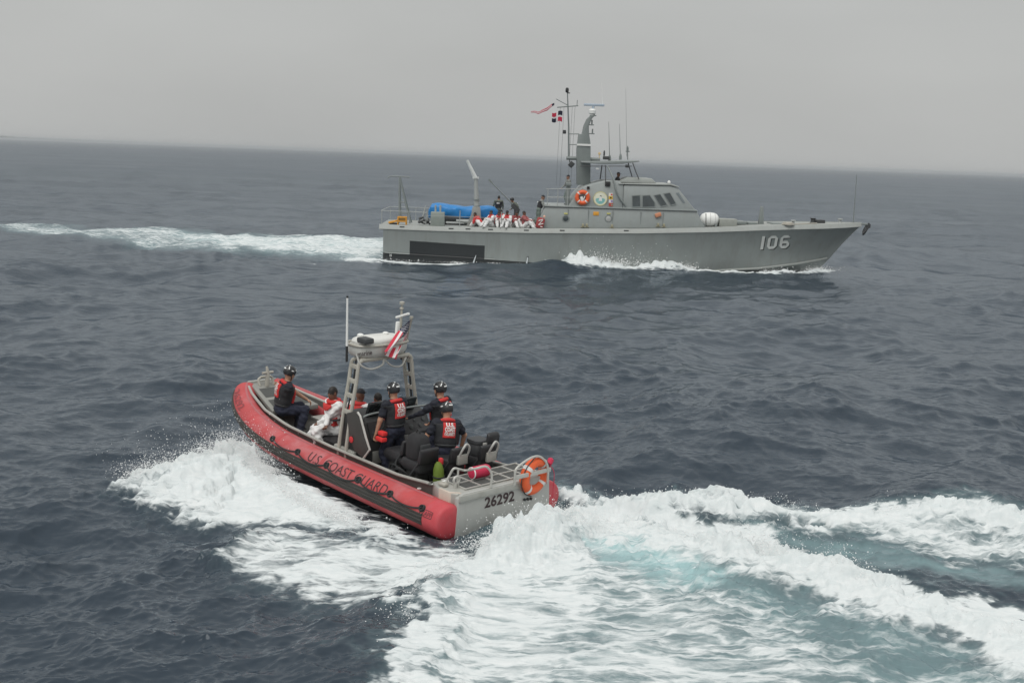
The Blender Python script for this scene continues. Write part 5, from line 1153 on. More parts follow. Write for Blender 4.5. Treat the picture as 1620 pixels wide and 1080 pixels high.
for k in range(9):      # stars in the canton
    for j in range(5):
        u0, v0 = .04 + .38 * (k + .5) / 9, .01 + .52 * (j + .5 * (1 + k % 2) * .9 - .2) / 5
        if v0 > .52: continue
        c = np.array(us(u0, v0)); eu = (np.array(us(u0 + .01, v0)) - c) / .01; ev = (np.array(us(u0, v0 + .01)) - c) / .01; nn_ = np.cross(eu, ev); nn_ /= np.linalg.norm(nn_); eu /= np.linalg.norm(eu); ev -= eu * ev.dot(eu); ev /= np.linalg.norm(ev)
        pts = []
        for sgn in (1, -1): pts.append([c + nn_ * .006 * sgn + (.016 if i % 2 == 0 else .007) * (math.cos(i * math.pi / 5) * eu + math.sin(i * math.pi / 5) * ev) for i in range(10)])
        b = MB(); b.add(pts[0], [tuple(range(10))]); b.add(pts[1], [tuple(range(9, -1, -1))]); b.build('star', M_fwhite, us_flag)
# loose gear crowding the cockpit
def gear(name, label, cat, p, parts):
    o = empty(name, RW(p), RHIB_M); tag(o, label, cat)
    for nm, mb, mt, kw in parts: mb.build(nm, mt, o, **kw)
    return o
b1 = MB(); b1.add(*loft(rbox_sections(-.24, .24, -.16, .16, [(0, .86, .86), (.04, 1, 1), (.2, 1.02, .98), (.30, .9, .86), (.34, .6, .5)], 20, .6))); b2 = MB(); b2.tube(bez([(-.12, 0, .32), (-.08, 0, .42), (.08, 0, .42), (.12, 0, .32)], 5), .014, 6); b3 = MB(); b3.box((.0, .165, .17), (.26, .02, .14))
gear('kit_bag', 'black kit bag lying on the floor behind the coxswain', 'bag', (1.85, .66, .374), [('body', b1, M('kit bag black', (.022, .022, .024), .85, var=.2, bump=.5, bscale=10), dict(smooth=True)), ('handle', b2, M_black, dict(smooth=True)), ('pocket', b3, M_dgrey, dict(bevel=.01))])
b1 = MB(); b1.tube([(.22 * math.cos(a) * (1 + .1 * math.sin(3 * a)), .15 * math.sin(a), .03 + .012 * a) for a in np.linspace(0, 16, 90)], .018, 6); b2 = MB(); b2.tube(bez([(.2, 0, .2), (.3, .1, .1), (.4, .05, .02)], 5), .018, 6)
gear('rope_coil', 'dark coiled mooring rope on the floor ahead of the stern platform', 'rope', (.98, -.05, .374), [('coil', b1, M('dark rope', (.06, .055, .05), .9), dict(smooth=True)), ('tail', b2, M('dark rope', (.06, .055, .05), .9), dict(smooth=True))])
b1 = MB(); b1.lathe([(.05, 0), (.07, .01), (.07, .30), (.05, .36), (.025, .38), (.025, .42)], 14); b2 = MB(); b2.box((.03, 0, .43), (.09, .03, .03)); b3 = MB(); b3.torus((0, 0, .2), .073, .008, None, 14, 6)
gear('fire_extinguisher', 'small white cylinder with yellow handle clipped between the seats', 'extinguisher', (1.98, .02, .62), [('bottle', b1, M('pale bottle', (.5, .5, .48), .4), dict(smooth=True)), ('handle', b2, M('yellow handle', (.6, .42, .03), .5), dict(bevel=.008)), ('clip', b3, M_black, dict(smooth=True))])
for k, (P, r) in enumerate((([(2.60, .5, .5), (2.4, .66, .42), (2.0, .62, .45), (1.7, .3, .42)], .016), ([(2.6, -.2, .6), (2.3, -.05, .44), (1.9, -.1, .5), (1.75, -.1, .75)], .02), ([(1.2, .62, .45), (1.45, .70, .60), (1.8, .66, .8), (1.9, .5, .95)], .012))):
    b = MB(); b.tube(bez(P, 7), r, 6); b.build('cable', M_black, cons, smooth=True)

b1 = MB(); b1.add(*loft(rbox_sections(-.19, .19, -.16, .16, [(0, .86, .86), (.04, 1, 1), (.26, .98, .96), (.36, .85, .8), (.41, .5, .5)], 20, .6))); b2 = MB(); b2.tube(bez([(-.05, 0, .40), (-.03, 0, .46), (.03, 0, .46), (.05, 0, .40)], 5), .012, 6); b3 = MB(); b3.box((-.195, 0, .18), (.03, .20, .18))
gear('backpack', 'black backpack standing on the port rear seat of the inflatable', 'backpack', (1.44, .50, 1.002), [('body', b1, M('kit bag black', (.022, .022, .024), .85), dict(smooth=True)), ('handle', b2, M_black, dict(smooth=True)), ('pocket', b3, M_dgrey, dict(bevel=.02))])
b1 = MB(); b1.add(*loft(rbox_sections(-.16, .16, -.15, .15, [(0, .9, .9), (.03, 1, 1), (.16, 1.0, .98), (.20, .9, .88)], 20, .5))); b2 = MB(); b2.add(*loft(rbox_sections(-.165, .165, -.155, .155, [(.20, .96, .96), (.22, 1, 1), (.26, .97, .97), (.27, .8, .8)], 20, .5))); b3 = MB(); b3.box((-.17, 0, .20), (.03, .08, .06))
gear('hard_case', 'small dark grey hard case on the starboard rear seat', 'case', (1.06, -.46, 1.002), [('shell', b1, M('case grey', (.045, .047, .05), .55), dict(smooth=True)), ('lid', b2, M('case grey', (.045, .047, .05), .55), dict(smooth=True)), ('latch', b3, M_alu2, dict(bevel=.008))])
# ------------------------------------------------------------------ people: one continuous body each, grown from a distance field
class Field:
    def __init__(s, lo, hi, h):
        s.h = h; s.lo = np.array(lo, float) - 3 * h; n = np.ceil((np.array(hi, float) - s.lo) / h).astype(int) + 4
        s.n = n; s.d = np.full(n, .3, np.float32); s.lab = np.zeros(n, np.int8); s.raw = np.full(n, .3, np.float32)
    def grid(s, lo, hi, m=.05):
        a = np.clip(np.floor((np.array(lo) - m - s.lo) / s.h).astype(int), 0, s.n - 1); b = np.clip(np.ceil((np.array(hi) + m - s.lo) / s.h).astype(int) + 1, 1, s.n)
        ax = [s.lo[k] + s.h * np.arange(a[k], b[k]) for k in range(3)]; P = np.stack(np.meshgrid(*ax, indexing='ij'), -1)
        return tuple(slice(a[k], b[k]) for k in range(3)), P
    def put(s, sl, v, lab, k):
        d = s.d[sl]; h = np.clip(k - np.abs(d - v), 0, None) / max(k, 1e-6)
        s.d[sl] = np.minimum(d, v) - h * h * k * .25
        m = v < s.raw[sl]; s.raw[sl] = np.where(m, v, s.raw[sl]); s.lab[sl] = np.where(m, lab, s.lab[sl])
    def cone(s, a, b, r1, r2, lab, k=.03):
        a, b = np.array(a, float), np.array(b, float); r = max(r1, r2); sl, P = s.grid(np.minimum(a, b) - r, np.maximum(a, b) + r)
        ba = b - a; t = np.clip(((P - a) @ ba) / max(ba @ ba, 1e-9), 0, 1); s.put(sl, np.linalg.norm(P - a - t[..., None] * ba, axis=-1) - (r1 + (r2 - r1) * t), lab, k)
    def ell(s, c, A, r, lab, k=.03):
        c = np.array(c, float); r = np.array(r, float); A = np.array(A, float); R = r.max(); sl, P = s.grid(c - R, c + R); q = (P - c) @ A.T
        k0 = np.linalg.norm(q / r, axis=-1); k1 = np.linalg.norm(q / r ** 2, axis=-1); s.put(sl, k0 * (k0 - 1) / np.maximum(k1, 1e-6), lab, k)
    def mesh(s, name):
        return surface_nets(s.d, s.lo, s.h, s.lab)
def surface_nets(d, lo, h, lab=None):
    S = d < 0; n = np.array(d.shape)
    c = [S[i:n[0] - 1 + i, j:n[1] - 1 + j, k:n[2] - 1 + k] for i in (0, 1) for j in (0, 1) for k in (0, 1)]
    cnt = sum(x.astype(np.int8) for x in c); act = (cnt > 0) & (cnt < 8); ijk = np.argwhere(act); idx = np.full(act.shape, -1, np.int64); idx[act] = np.arange(len(ijk))
    acc = np.zeros((len(ijk), 3)); num = np.zeros(len(ijk))
    for ax in range(3):
        for u in (0, 1):
            for v in (0, 1):
                o = [0, 0, 0]; o[(ax + 1) % 3] = u; o[(ax + 2) % 3] = v; A = ijk + o; o2 = list(o); o2[ax] = 1; B = ijk + o2
                da = d[tuple(A.T)]; db = d[tuple(B.T)]; m = (da < 0) != (db < 0); t = np.where(m, da / np.where(m, da - db, 1), 0)
                p = np.array(o, float)[None] + 0 * acc; p[:, ax] = t; acc += p * m[:, None]; num += m
    V = lo + h * (ijk + acc / num[:, None]); F = []
    for ax in range(3):
        sh = [slice(0, n[0]), slice(0, n[1]), slice(0, n[2])]; a = [slice(None)] * 3; b = [slice(None)] * 3; a[ax] = slice(0, -1); b[ax] = slice(1, None)
        cr = S[tuple(a)] != S[tuple(b)]; E = np.argwhere(cr); y, z = (ax + 1) % 3, (ax + 2) % 3
        ok = (E[:, y] > 0) & (E[:, z] > 0) & (E[:, y] < n[y] - 1) & (E[:, z] < n[z] - 1); E = E[ok]; flip = S[tuple(E.T)]
        def cell(dy, dz): q = E.copy(); q[:, y] -= dy; q[:, z] -= dz; return idx[tuple(q.T)]
        Q = np.stack([cell(1, 1), cell(0, 1), cell(0, 0), cell(1, 0)], 1); Q[~flip] = Q[~flip][:, ::-1]; F.append(Q)
    F = np.concatenate(F); L = lab[tuple(np.clip(ijk + np.round(acc / num[:, None]).astype(int), 0, n - 1).T)] if lab is not None else None
    return V, F, L
def unit(v): v = np.array(v, float); return v / max(np.linalg.norm(v), 1e-9)
def ik(a, t, l1, l2, pole):
    a, t = np.array(a, float), np.array(t, float); d = t - a; L = np.linalg.norm(d); L2 = min(L, (l1 + l2) * .995); u = unit(d); t = a + u * L2
    x = (l1 * l1 - l2 * l2 + L2 * L2) / (2 * L2); hh = math.sqrt(max(l1 * l1 - x * x, 0)); p = np.array(pole, float); p = unit(p - u * p.dot(u)); return a + u * x + p * hh, t

SKIN, SHIRT, PANTS, BOOT, HAIR, DARK, GLOVE = range(7)
SKINS = {'tan': (.42, .23, .15), 'brown': (.16, .075, .045), 'mid': (.28, .15, .10)}
def person(label, frame, pelvis, heading, hands, feet, lean=8, side=0, twist=0, look=0, nod=0, outfit='crew', skin='tan', scale=1.0, h=.0105, sleeves='short', headgear='helmet', vest='crew',
           elbow=None, knee=None, group=None, shirt=None, pants=None, boots=None, grip=.6, cut_z=None):
    """pelvis/hands/feet in the carrier's frame; heading in degrees about its z (0 = +x); L first, R second"""
    bk = 1.28 if outfit == 'white' else 1.06
    P0, M0 = frame; g = math.radians(heading); fw = np.array([math.cos(g), math.sin(g), 0]); lf = np.array([-math.sin(g), math.cos(g), 0]); upz = np.array([0, 0, 1.0])
    a = math.radians(lean); b_ = math.radians(side); up = unit(upz * math.cos(a) + fw * math.sin(a) + lf * math.sin(b_)); tw = math.radians(twist)
    tf = unit(fw - up * fw.dot(up)); tl = np.cross(up, tf); tf, tl = tf * math.cos(tw) + tl * math.sin(tw), tl * math.cos(tw) - tf * math.sin(tw)
    k = scale; pv = np.array(pelvis, float); A = np.stack([tf, tl, up])
    chest = pv + up * .34 * k; neck = pv + up * .53 * k + tf * .0
    lk = math.radians(look); nd = math.radians(nod); hup0 = unit(up * .6 + upz * .4); hf = unit(tf - hup0 * tf.dot(hup0)); hl = np.cross(hup0, hf)
    hf, hl = hf * math.cos(lk) + hl * math.sin(lk), hl * math.cos(lk) - hf * math.sin(lk); hf, hup = hf * math.cos(nd) - hup0 * math.sin(nd), hup0 * math.cos(nd) + hf * math.sin(nd)
    head = neck + hup0 * .165 * k + hf * .02 * k; HA = np.stack([hf, hl, hup])
    sh = [neck - up * .055 * k + s * tl * .19 * k for s in (1, -1)]; hp = [pv - upz * .02 * k + s * tl * .085 * k for s in (1, -1)]
    J = []
    for i, s in enumerate((1, -1)):
        e, w = ik(sh[i], hands[i], .29 * k, .26 * k, (elbow[i] if elbow else -up * .8 + s * tl * .6 - tf * .4))
        ft = np.array(feet[i], float) + upz * .09 * k; kn, an = ik(hp[i], ft, .44 * k, .43 * k, (knee[i] if knee else fw * 1.0 + s * lf * .25)); J.append((e, w, kn, an))
    allp = np.array([pv, head, neck] + [q for j in J for q in j] + sh); lo, hi = allp.min(0) - .30, allp.max(0) + .30
    f = Field(lo, hi, h)
    f.ell(pv + up * .0, A, (.125 * k, .17 * k, .13 * k), PANTS, .04); f.ell(pv + up * .17 * k, A, (.135 * k, .175 * k, .16 * k), SHIRT, .05); f.ell(chest + up * .03 * k, A, (.145 * k, .20 * k, .20 * k), SHIRT, .05)
    f.cone(sh[0], sh[1], .075 * k, .075 * k, SHIRT, .05); f.cone(neck - up * .03 * k, neck + hup0 * .09 * k, .062 * k, .055 * k, SKIN, .025)
    # head: skull, jaw, nose, ears, eye sockets
    f.ell(head + hup * .025 * k - hf * .01 * k, HA, (.098 * k, .078 * k, .108 * k), HAIR if headgear == 'hair' else SKIN, .02)
    f.ell(head - hup * .035 * k + hf * .03 * k, HA, (.075 * k, .066 * k, .085 * k), SKIN, .03); f.cone(head + hf * .095 * k + hup * .01 * k, head + hf * .112 * k - hup * .022 * k, .010 * k, .015 * k, SKIN, .012)
    f.ell(head + hf * .085 * k - hup * .062 * k, HA, (.018 * k, .028 * k, .010 * k), DARK if False else SKIN, .012); f.ell(head + hf * .06 * k - hup * .10 * k, HA, (.035 * k, .035 * k, .025 * k), SKIN, .02)
    for s in (1, -1):
        f.ell(head + s * hl * .080 * k - hup * .005 * k, HA, (.022 * k, .010 * k, .032 * k), SKIN, .008); f.ell(head + hf * .086 * k + s * hl * .032 * k + hup * .022 * k, HA, (.012 * k, .014 * k, .010 * k), DARK, .004)
    for i, s in enumerate((1, -1)):
        e, w, kn, an = J[i]; bare = sleeves == 'short'
        f.cone(sh[i], sh[i] + (e - sh[i]) * .62, .078 * k, .070 * k * bk, SHIRT, .04); f.cone(sh[i] + (e - sh[i]) * .55, e, .052 * k * (1 if bare else bk), .044 * k * (1 if bare else bk), SKIN if bare else SHIRT, .02); f.cone(e, w, .045 * k * (1 if bare else bk), .031 * k * (1 if bare else bk), SKIN if bare else SHIRT, .02)
        # hand: palm, four fingers of different length bent at the knuckles, thumb from the side of the palm
        hd = unit(w - e); pn = unit(np.cross(hd, tl * s) if abs(hd.dot(tl)) < .9 else np.cross(hd, up)); sd = np.cross(pn, hd); HS = GLOVE if outfit == 'gloves' else SKIN
        pc = w + hd * .055 * k; f.ell(pc, np.stack([hd, sd, pn]), (.052 * k, .042 * k, .018 * k), HS, .015)
        for q, (o_, l_) in enumerate(((-.032, .060), (-.011, .072), (.011, .068), (.032, .052))):
            b0 = pc + hd * .040 * k + sd * o_ * k; d1 = unit(hd * (1 - grip * .6) - pn * grip); b1 = b0 + d1 * l_ * .55 * k; d2 = unit(hd * (1 - grip * 1.6) - pn * grip * 1.3 + d1 * .2); f.cone(b0, b1, .0105 * k, .010 * k, HS, .006); f.cone(b1, b1 + d2 * l_ * .5 * k, .010 * k, .0085 * k, HS, .004)
        t0 = pc - hd * .02 * k - sd * s * .035 * k; f.cone(t0, t0 + unit(hd * .6 - sd * s * .8 - pn * .3) * .055 * k, .013 * k, .010 * k, HS, .01)
        f.cone(hp[i], hp[i] * .5 + kn * .5, .105 * k, .094 * k * bk, PANTS, .05); f.cone(hp[i] * .5 + kn * .5, kn, .094 * k * bk, .076 * k * bk, PANTS, .03); f.cone(kn, kn * .55 + an * .45, .076 * k * bk, .078 * k * bk, PANTS, .03); f.cone(kn * .55 + an * .45, an, .077 * k * bk, .064 * k * bk, PANTS, .02)
        toe = unit(fw + s * lf * .15); f.cone(an + upz * .05 * k, an - upz * .03 * k, .052 * k, .048 * k, BOOT, .02); f.cone(an - upz * .045 * k - toe * .03 * k, an - upz * .055 * k + toe * .15 * k, .043 * k, .036 * k, BOOT, .02)
    # folds in the cloth
    ax = [f.lo[q] + f.h * np.arange(f.n[q]) for q in range(3)]; gx, gy, gz = np.meshgrid(*ax, indexing='ij'); ph = 3.7 * pelvis[0] + 5.1 * pelvis[1]
    wr = np.sin(38 * gz + 14 * gx + 2.2 * np.sin(19 * gy + ph)) * np.sin(23 * gx - 17 * gy + 9 * gz + 1.6 * np.sin(15 * gz + ph)) + .6 * np.sin(61 * gz - 33 * gy + 2 * np.sin(27 * gx))
    f.d += (np.isin(f.lab, (SHIRT, PANTS)) * (.0095 if outfit == 'white' else .0065) * wr).astype(np.float32)
    V, F, L = f.mesh('b'); base = np.array([(J[0][3][0] + J[1][3][0]) / 2, (J[0][3][1] + J[1][3][1]) / 2, min(J[0][3][2], J[1][3][2]) - .09 * k])
    if outfit in ('crew', 'gloves'): cs, cp, cb = (.011, .013, .022), (.013, .016, .034), (.010, .010, .011)
    elif outfit == 'white': cs, cp, cb = (.74, .74, .73), (.74, .74, .73), (.45, .45, .44)
    elif outfit == 'camo': cs, cp, cb = (.11, .125, .10), (.12, .13, .105), (.02, .02, .02)
    elif outfit == 'grey': cs, cp, cb = (.20, .21, .20), (.14, .18, .16), (.03, .03, .03)
    else: cs, cp, cb = (.015, .015, .017), (.02, .02, .022), (.012, .012, .012)
    cs = shirt or cs; cp = pants or cp; cb = boots or cb
    def cm(c, t): return M('%s %s' % (t, tuple(round(x, 3) for x in c)), c, .85, var=.14, scale=9, bump=.35, bscale=22)
    mats = [M('skin ' + skin, SKINS[skin], .5, var=.08, scale=20), cm(cs, 'cloth'), cm(cp, 'trouser'), M('boot %s' % (cb,), cb, .6), M('hair', (.015, .012, .010), .6, var=.2), M('eye dark', (.01, .01, .01), .2), M('glove', (.02, .02, .02), .8)]
    def to_obj(name, V, F, mats, parent=None, midx=None, smooth=True):
        me = mesh_np(name, np.asarray(V) - base, F); o = link(name, me, mats, parent)
        if midx is not None: me.polygons.foreach_set('material_index', midx.astype(np.int32))
        if smooth: me.shade_smooth()
        return o
    fl = np.sort(L[F], axis=1)[:, 1]
    o = to_obj('person', V, F, mats, None, fl); o.matrix_world = Matrix.Translation(np.array(P0) + np.array(M0) @ base) @ Matrix([list(map(float, r)) for r in M0]).to_4x4()
    tag(o, label, 'person', group)
    def mb_obj(b, name, mat, parent, **kw):
        ob = b.build(name, mat, parent, **kw); ob.data.transform(Matrix.Translation(-base)); return ob
    # coordinates of the field in the torso frame, for garments
    ax = [f.lo[q] + f.h * np.arange(f.n[q]) for q in range(3)]; X = np.stack(np.meshgrid(*ax, indexing='ij'), -1)
    Q = (X - pv) @ A.T / k; qf, ql, qu = Q[..., 0], Q[..., 1], Q[..., 2]
    g2 = Field(lo, hi, h); 
    g2.ell(pv + up * .17 * k, A, (.135 * k, .175 * k, .16 * k), 0, .05); g2.ell(chest + up * .03 * k, A, (.145 * k, .20 * k, .20 * k), 0, .05); g2.cone(sh[0], sh[1], .075 * k, .075 * k, 0, .05); tors = g2.d
    nk = np.linalg.norm((X - neck)[..., :] - ((X - neck) @ hup0)[..., None] * hup0, axis=-1)
    Mred = M('vest red', (.54, .03, .028), .7, var=.10, scale=12, bump=.3, bscale=20); Mblk = M('vest black', (.016, .017, .02), .75, var=.2, scale=12, bump=.3, bscale=25)
    def shell(name, lo_, hi_, mask, mat, parent=None):
        d = np.maximum.reduce([tors - hi_ * k, lo_ * k - tors] + mask)
        if (d < 0).sum() < 20: return None
        V_, F_, _ = surface_nets(d, f.lo, f.h, None); return to_obj(name, V_, F_, [mat], parent if parent is not None else o)
    arm = np.minimum.reduce([np.linalg.norm((X - s_) - np.clip(((X - s_) @ unit(J[i][0] - s_)), 0, None)[..., None] * unit(J[i][0] - s_), axis=-1) for i, s_ in enumerate(sh)])
    if vest == 'crew':
        v = shell('life_vest', -.02, .028, [.06 - qu, qu - .47, .085 * k - arm, .085 * k - nk], Mblk)
        vb = shell('back_panel', .02, .046, [np.abs(ql) - .115, np.abs(qu - .36) - .135, qf], Mred, v)
        cb_ = MB()
        pts = [neck - up * .02 * k + (.125 * math.cos(t) * tl + .105 * math.sin(t) * tf) * k + up * .035 * k * (-.9 * math.sin(t)) for t in np.linspace(0, 2 * math.pi, 24, endpoint=False)]
        cb_.tube(pts, .034 * k, 8, closed=True); mb_obj(cb_, 'collar', Mred, v, smooth=True)
        for s in (1, -1):
            cb_ = MB(); cb_.tube(bez([neck - up * .07 * k + tf * .105 * k + tl * s * .06 * k, chest + tf * .165 * k + tl * s * .075 * k, pv + up * .16 * k + tf * .165 * k + tl * s * .07 * k], 5), .032 * k, 8); mb_obj(cb_, 'chest_lobe', Mred, v, smooth=True)
        cen = pv + up * .36 * k - tf * .22 * k
        d_ = np.array([q for q in ()])
        if h < .015:
            for tt, dz in (('U.S.', .062), ('COAST', -.018), ('GUARD', -.098)):
                V2, F2 = text2d(tt, .095 * k, .004, 0, 'CENTER'); pts = []
                kx = .19 / max(.19, (V2[:, 0].max() - V2[:, 0].min()) / k)
                for u_, w_ in V2:
                    yy = -u_ * kx; zz = .36 * k + dz * k + w_; qy, qz = yy / k, zz / k - .37
                    dep = .145 * math.sqrt(max(0.02, 1 - (qy / .20) ** 2 - (qz / .20) ** 2)); pts.append(pv + up * zz + tl * yy - tf * (max(dep, .10) + .060) * k)
                ob = link('vest_lettering', mesh('vest_lettering', np.array(pts) - base, F2), M('vest white lettering', (.74, .74, .72), .7), vb if vb is not None else v)
        # harness belt
        shell('belt', -.01, .036, [np.abs(qu - .09) - .022], M_dgrey, v)
    elif vest == 'bulky':
        v = shell('life_vest', -.02, .062, [.09 - qu, qu - .50, .115 * k - arm, .075 * k - nk, np.abs(ql) - .165], Mred)
        shell('vest_strap', .03, .075, [np.abs(qu - .22) - .018, .085 * k - arm], Mblk, v)
        cb_ = MB(); pts = [neck + up * .01 * k + (.115 * math.cos(t) * tl + .10 * math.sin(t) * tf) * k for t in np.linspace(0, 2 * math.pi, 20, endpoint=False)]; cb_.tube(pts, .042 * k, 8, closed=True); mb_obj(cb_, 'collar', Mred, v, smooth=True)
    elif vest == 'plate':
        v = shell('body_armour', -.02, .03, [.10 - qu, qu - .46, .085 * k - arm, .08 * k - nk], Mblk)
        cb_ = MB(); c_ = pv + up * .36 * k - tf * .20 * k; cb_.box(c_, (.018, .17 * k, .055 * k), A.T); mb_obj(cb_, 'back_patch', M_white, v)
        cb_ = MB(); c_ = pv + up * .36 * k + tf * .20 * k; cb_.box(c_, (.018, .17 * k, .055 * k), A.T); mb_obj(cb_, 'front_patch', M_white, v)
    if headgear == 'helmet':
        g3 = Field(head - .25, head + .25, min(h, .0105)); g3.ell(head + hup * .042 * k - hf * .012 * k, HA, (.128 * k, .108 * k, .122 * k), 0, .02)
        ax3 = [g3.lo[q] + g3.h * np.arange(g3.n[q]) for q in range(3)]; X3 = np.stack(np.meshgrid(*ax3, indexing='ij'), -1); H3 = (X3 - head) @ HA.T / k
        cutl = np.where(H3[..., 0] > .02, .035, -.035) - H3[..., 2]; ear = -.03 - H3[..., 2]
        d = np.maximum(g3.d, np.maximum(cutl, np.where(H3[..., 0] > .02, .03 - H3[..., 2], ear))); V_, F_, _ = surface_nets(d, g3.lo, g3.h); hm = to_obj('helmet', V_, F_, [M('helmet black', (.020, .021, .023), .35, var=.1)], o)
        if h < .015:
            hc = head + hup * .042 * k - hf * .012 * k
            for (az, el, ln, wd_) in ((180, 22, .07, .024), (135, 38, .065, .02), (225, 38, .065, .02), (180, 72, .025, .025), (20, 25, .05, .022), (-35, 32, .05, .02), (90, 20, .05, .02), (-90, 20, .05, .02)):
                z_, a_ = math.radians(el), math.radians(az); dv = np.array([math.cos(z_) * math.cos(a_) * .129, math.cos(z_) * math.sin(a_) * .109, math.sin(z_) * .123]) * k
                nn_ = unit(dv / np.array([.128, .108, .122]) ** 2); t1 = unit(np.cross([0, 0, 1.0], nn_)); t2 = np.cross(nn_, t1)
                if az in (135, 225): sgn = 1 if az == 135 else -1; t1, t2 = unit(t2 + sgn * .35 * t1), unit(t1)
                Rm = np.stack([t1, t2, nn_], 1); cb_ = MB(); cb_.box(hc + (dv) @ HA, (ln * k, wd_ * k, .008), (HA.T @ Rm)); mb_obj(cb_, 'reflective_strip', M('reflective white', (.72, .73, .72), .35), hm, bevel=.002)
        cb_ = MB(); cb_.tube(bez([head + hl * .088 * k + hup * .0, head + hl * .06 * k + hf * .045 * k - hup * .105 * k, head - hl * .06 * k + hf * .045 * k - hup * .105 * k, head - hl * .088 * k], 5), .008 * k, 6); mb_obj(cb_, 'chin_strap', M_black, hm, smooth=True)
        cb_ = MB(); cb_.tube([head + hf * .092 * k + hl * t * k + hup * .025 * k - hf * abs(t) * .35 * k for t in (-.075, -.04, 0, .04, .075)], .018 * k, 8); mb_obj(cb_, 'goggles', M('goggle lens', (.015, .015, .018), .12), hm, smooth=True)
    elif headgear == 'cap':
        g3 = Field(head - .25, head + .25, min(h, .012)); g3.ell(head + hup * .035 * k - hf * .008 * k, HA, (.108 * k, .090 * k, .110 * k), 0, .02); g3.ell(head + hup * .065 * k + hf * .115 * k, HA, (.075 * k, .07 * k, .010 * k), 0, .015)
        ax3 = [g3.lo[q] + g3.h * np.arange(g3.n[q]) for q in range(3)]; X3 = np.stack(np.meshgrid(*ax3, indexing='ij'), -1); H3 = (X3 - head) @ HA.T / k
        d = np.maximum(g3.d, .045 - H3[..., 2]); V_, F_, _ = surface_nets(d, g3.lo, g3.h); to_obj('cap', V_, F_, [M('cap black', (.014, .015, .02), .8)], o)
    return o
RF = (RHIB_P, RHIB_M); SF = (SHIP_P, SHIP_M)
FLZ = .375
# --- aboard the inflatable
person('coxswain standing at the wheel in black helmet, bare left elbow bent', RF, (2.32, .30, 1.235), 5, [(2.46, .62, 1.12), (2.52, .16, 1.15)], [(2.26, .42, FLZ), (2.22, .14, FLZ)], lean=6, look=0, nod=4, scale=.95,
       elbow=[(-.3, 1.0, -.5), (-.4, -.8, -.6)])
person('crew member in long dark sleeves reaching left towards the coxswain', RF, (1.98, -.42, 1.235), 18, [(2.42, .12, 1.32), (2.45, -.45, 1.10)], [(2.06, -.30, FLZ), (1.94, -.56, FLZ)], lean=4, look=-5, scale=.95, sleeves='long',
       elbow=[(0, .3, -1), (-.4, -.8, -.6)])
person('crew member hunched on the rear seat nearest the stern platform, short sleeves', RF, (1.42, -.06, 1.03), -20, [(1.74, .30, 1.05), (1.49, -.46, .99)], [(1.79, .14, .50), (1.69, -.32, .50)], lean=14, side=-6, look=18, nod=14, scale=.95,
       elbow=[(-.7, .7, -.5), (-.3, -1.0, .1)])
person('crew member crouching at the bow with one arm back on the tow post', RF, (5.80, .42, .87), -108, [(5.72, -.12, .98), (6.70, .16, 1.18)], [(5.72, .10, FLZ), (5.45, .22, FLZ)], lean=12, side=-4, look=12, nod=14, scale=1.0,
       elbow=[(0, .2, -1), (.3, .3, -.7)])
person('passenger in white coveralls and red vest seated left of the arch leg', RF, (4.10, .30, .86), 84, [(4.32, .62, .88), (3.92, .64, .92)], [(4.52, .66, FLZ), (4.04, .68, FLZ)], lean=6, look=14, nod=10, outfit='white', skin='brown', headgear='hair', vest='bulky', sleeves='long', scale=.95,
       knee=[(.5, .5, .9), (.1, .4, 1)])
person('passenger with black cap and white suit seated behind the console', RF, (3.72, .13, .86), -70, [(3.88, -.24, .92), (3.60, -.26, .92)], [(3.98, -.36, FLZ), (3.66, -.40, FLZ)], lean=10, look=10, nod=6, outfit='white', skin='brown', headgear='cap', vest='bulky', sleeves='long', scale=.93)
person('passenger in red vest half hidden beside the coxswain shoulder', RF, (3.84, -.36, .78), 172, [(3.60, -.16, .86), (3.58, -.55, .86)], [(3.48, -.30, FLZ), (3.46, -.50, FLZ)], lean=10, look=0, nod=12, outfit='white', skin='brown', headgear='hair', vest='bulky', sleeves='long', scale=.90)
# red gear pouch on the coxswain's hip
o = empty('throw_bag', RW((2.30, .58, 1.16)), RHIB_M); tag(o, 'bright red pouch hanging at the coxswain left hip', 'pouch')
b = MB(); b.box((0, 0, .06), (.16, .10, .075)); b.build('upper_pouch', M('pouch red', (.68, .03, .03), .6), o, bevel=.02); b = MB(); b.box((.01, .02, -.035), (.20, .12, .08)); b.build('lower_pouch', M('pouch red', (.68, .03, .03), .6), o, bevel=.025); b = MB(); b.box((0, .0, .012), (.14, .08, .02)); b.build('strap', M_black, o)
# --- aboard the patrol boat (small in the picture)
def dz_(x): return float(hz(x)) - .015
hs = .021
def sit(label, px, y, face, lean=12, look=0, **kw):
    x = SL(px, 350, y)[0]; z = dz_(x); g = math.radians(face); f = np.array([math.cos(g), math.sin(g), 0]); l = np.array([-math.sin(g), math.cos(g), 0]); p = np.array([x, y, z + .13])
    kw.setdefault('outfit', 'white'); kw.setdefault('headgear', 'hair'); kw.setdefault('vest', 'bulky'); kw.setdefault('skin', 'brown'); kw.setdefault('sleeves', 'long')
    return person(label, SF, p, face, [p + f * .42 + l * .12 + [0, 0, .30], p + f * .42 - l * .12 + [0, 0, .30]], [p + f * .55 + l * .14 + [0, 0, -.13], p + f * .55 - l * .14 + [0, 0, -.13]], lean=lean, look=look, h=hs, scale=.95, knee=[(0, 0, 1), (0, 0, 1)], **kw)
sit('passenger slumped low in red and white on deck nearest the davit crane', 762, -1.85, 150, 42, shirt=(.60, .05, .05), vest=None)
sit('passenger in white with a red vest seated on deck second from the davit crane', 778, -2.05, 215, 4)
sit('passenger in a red vest seated on deck third from the davit crane', 787, -1.75, 285, 22)
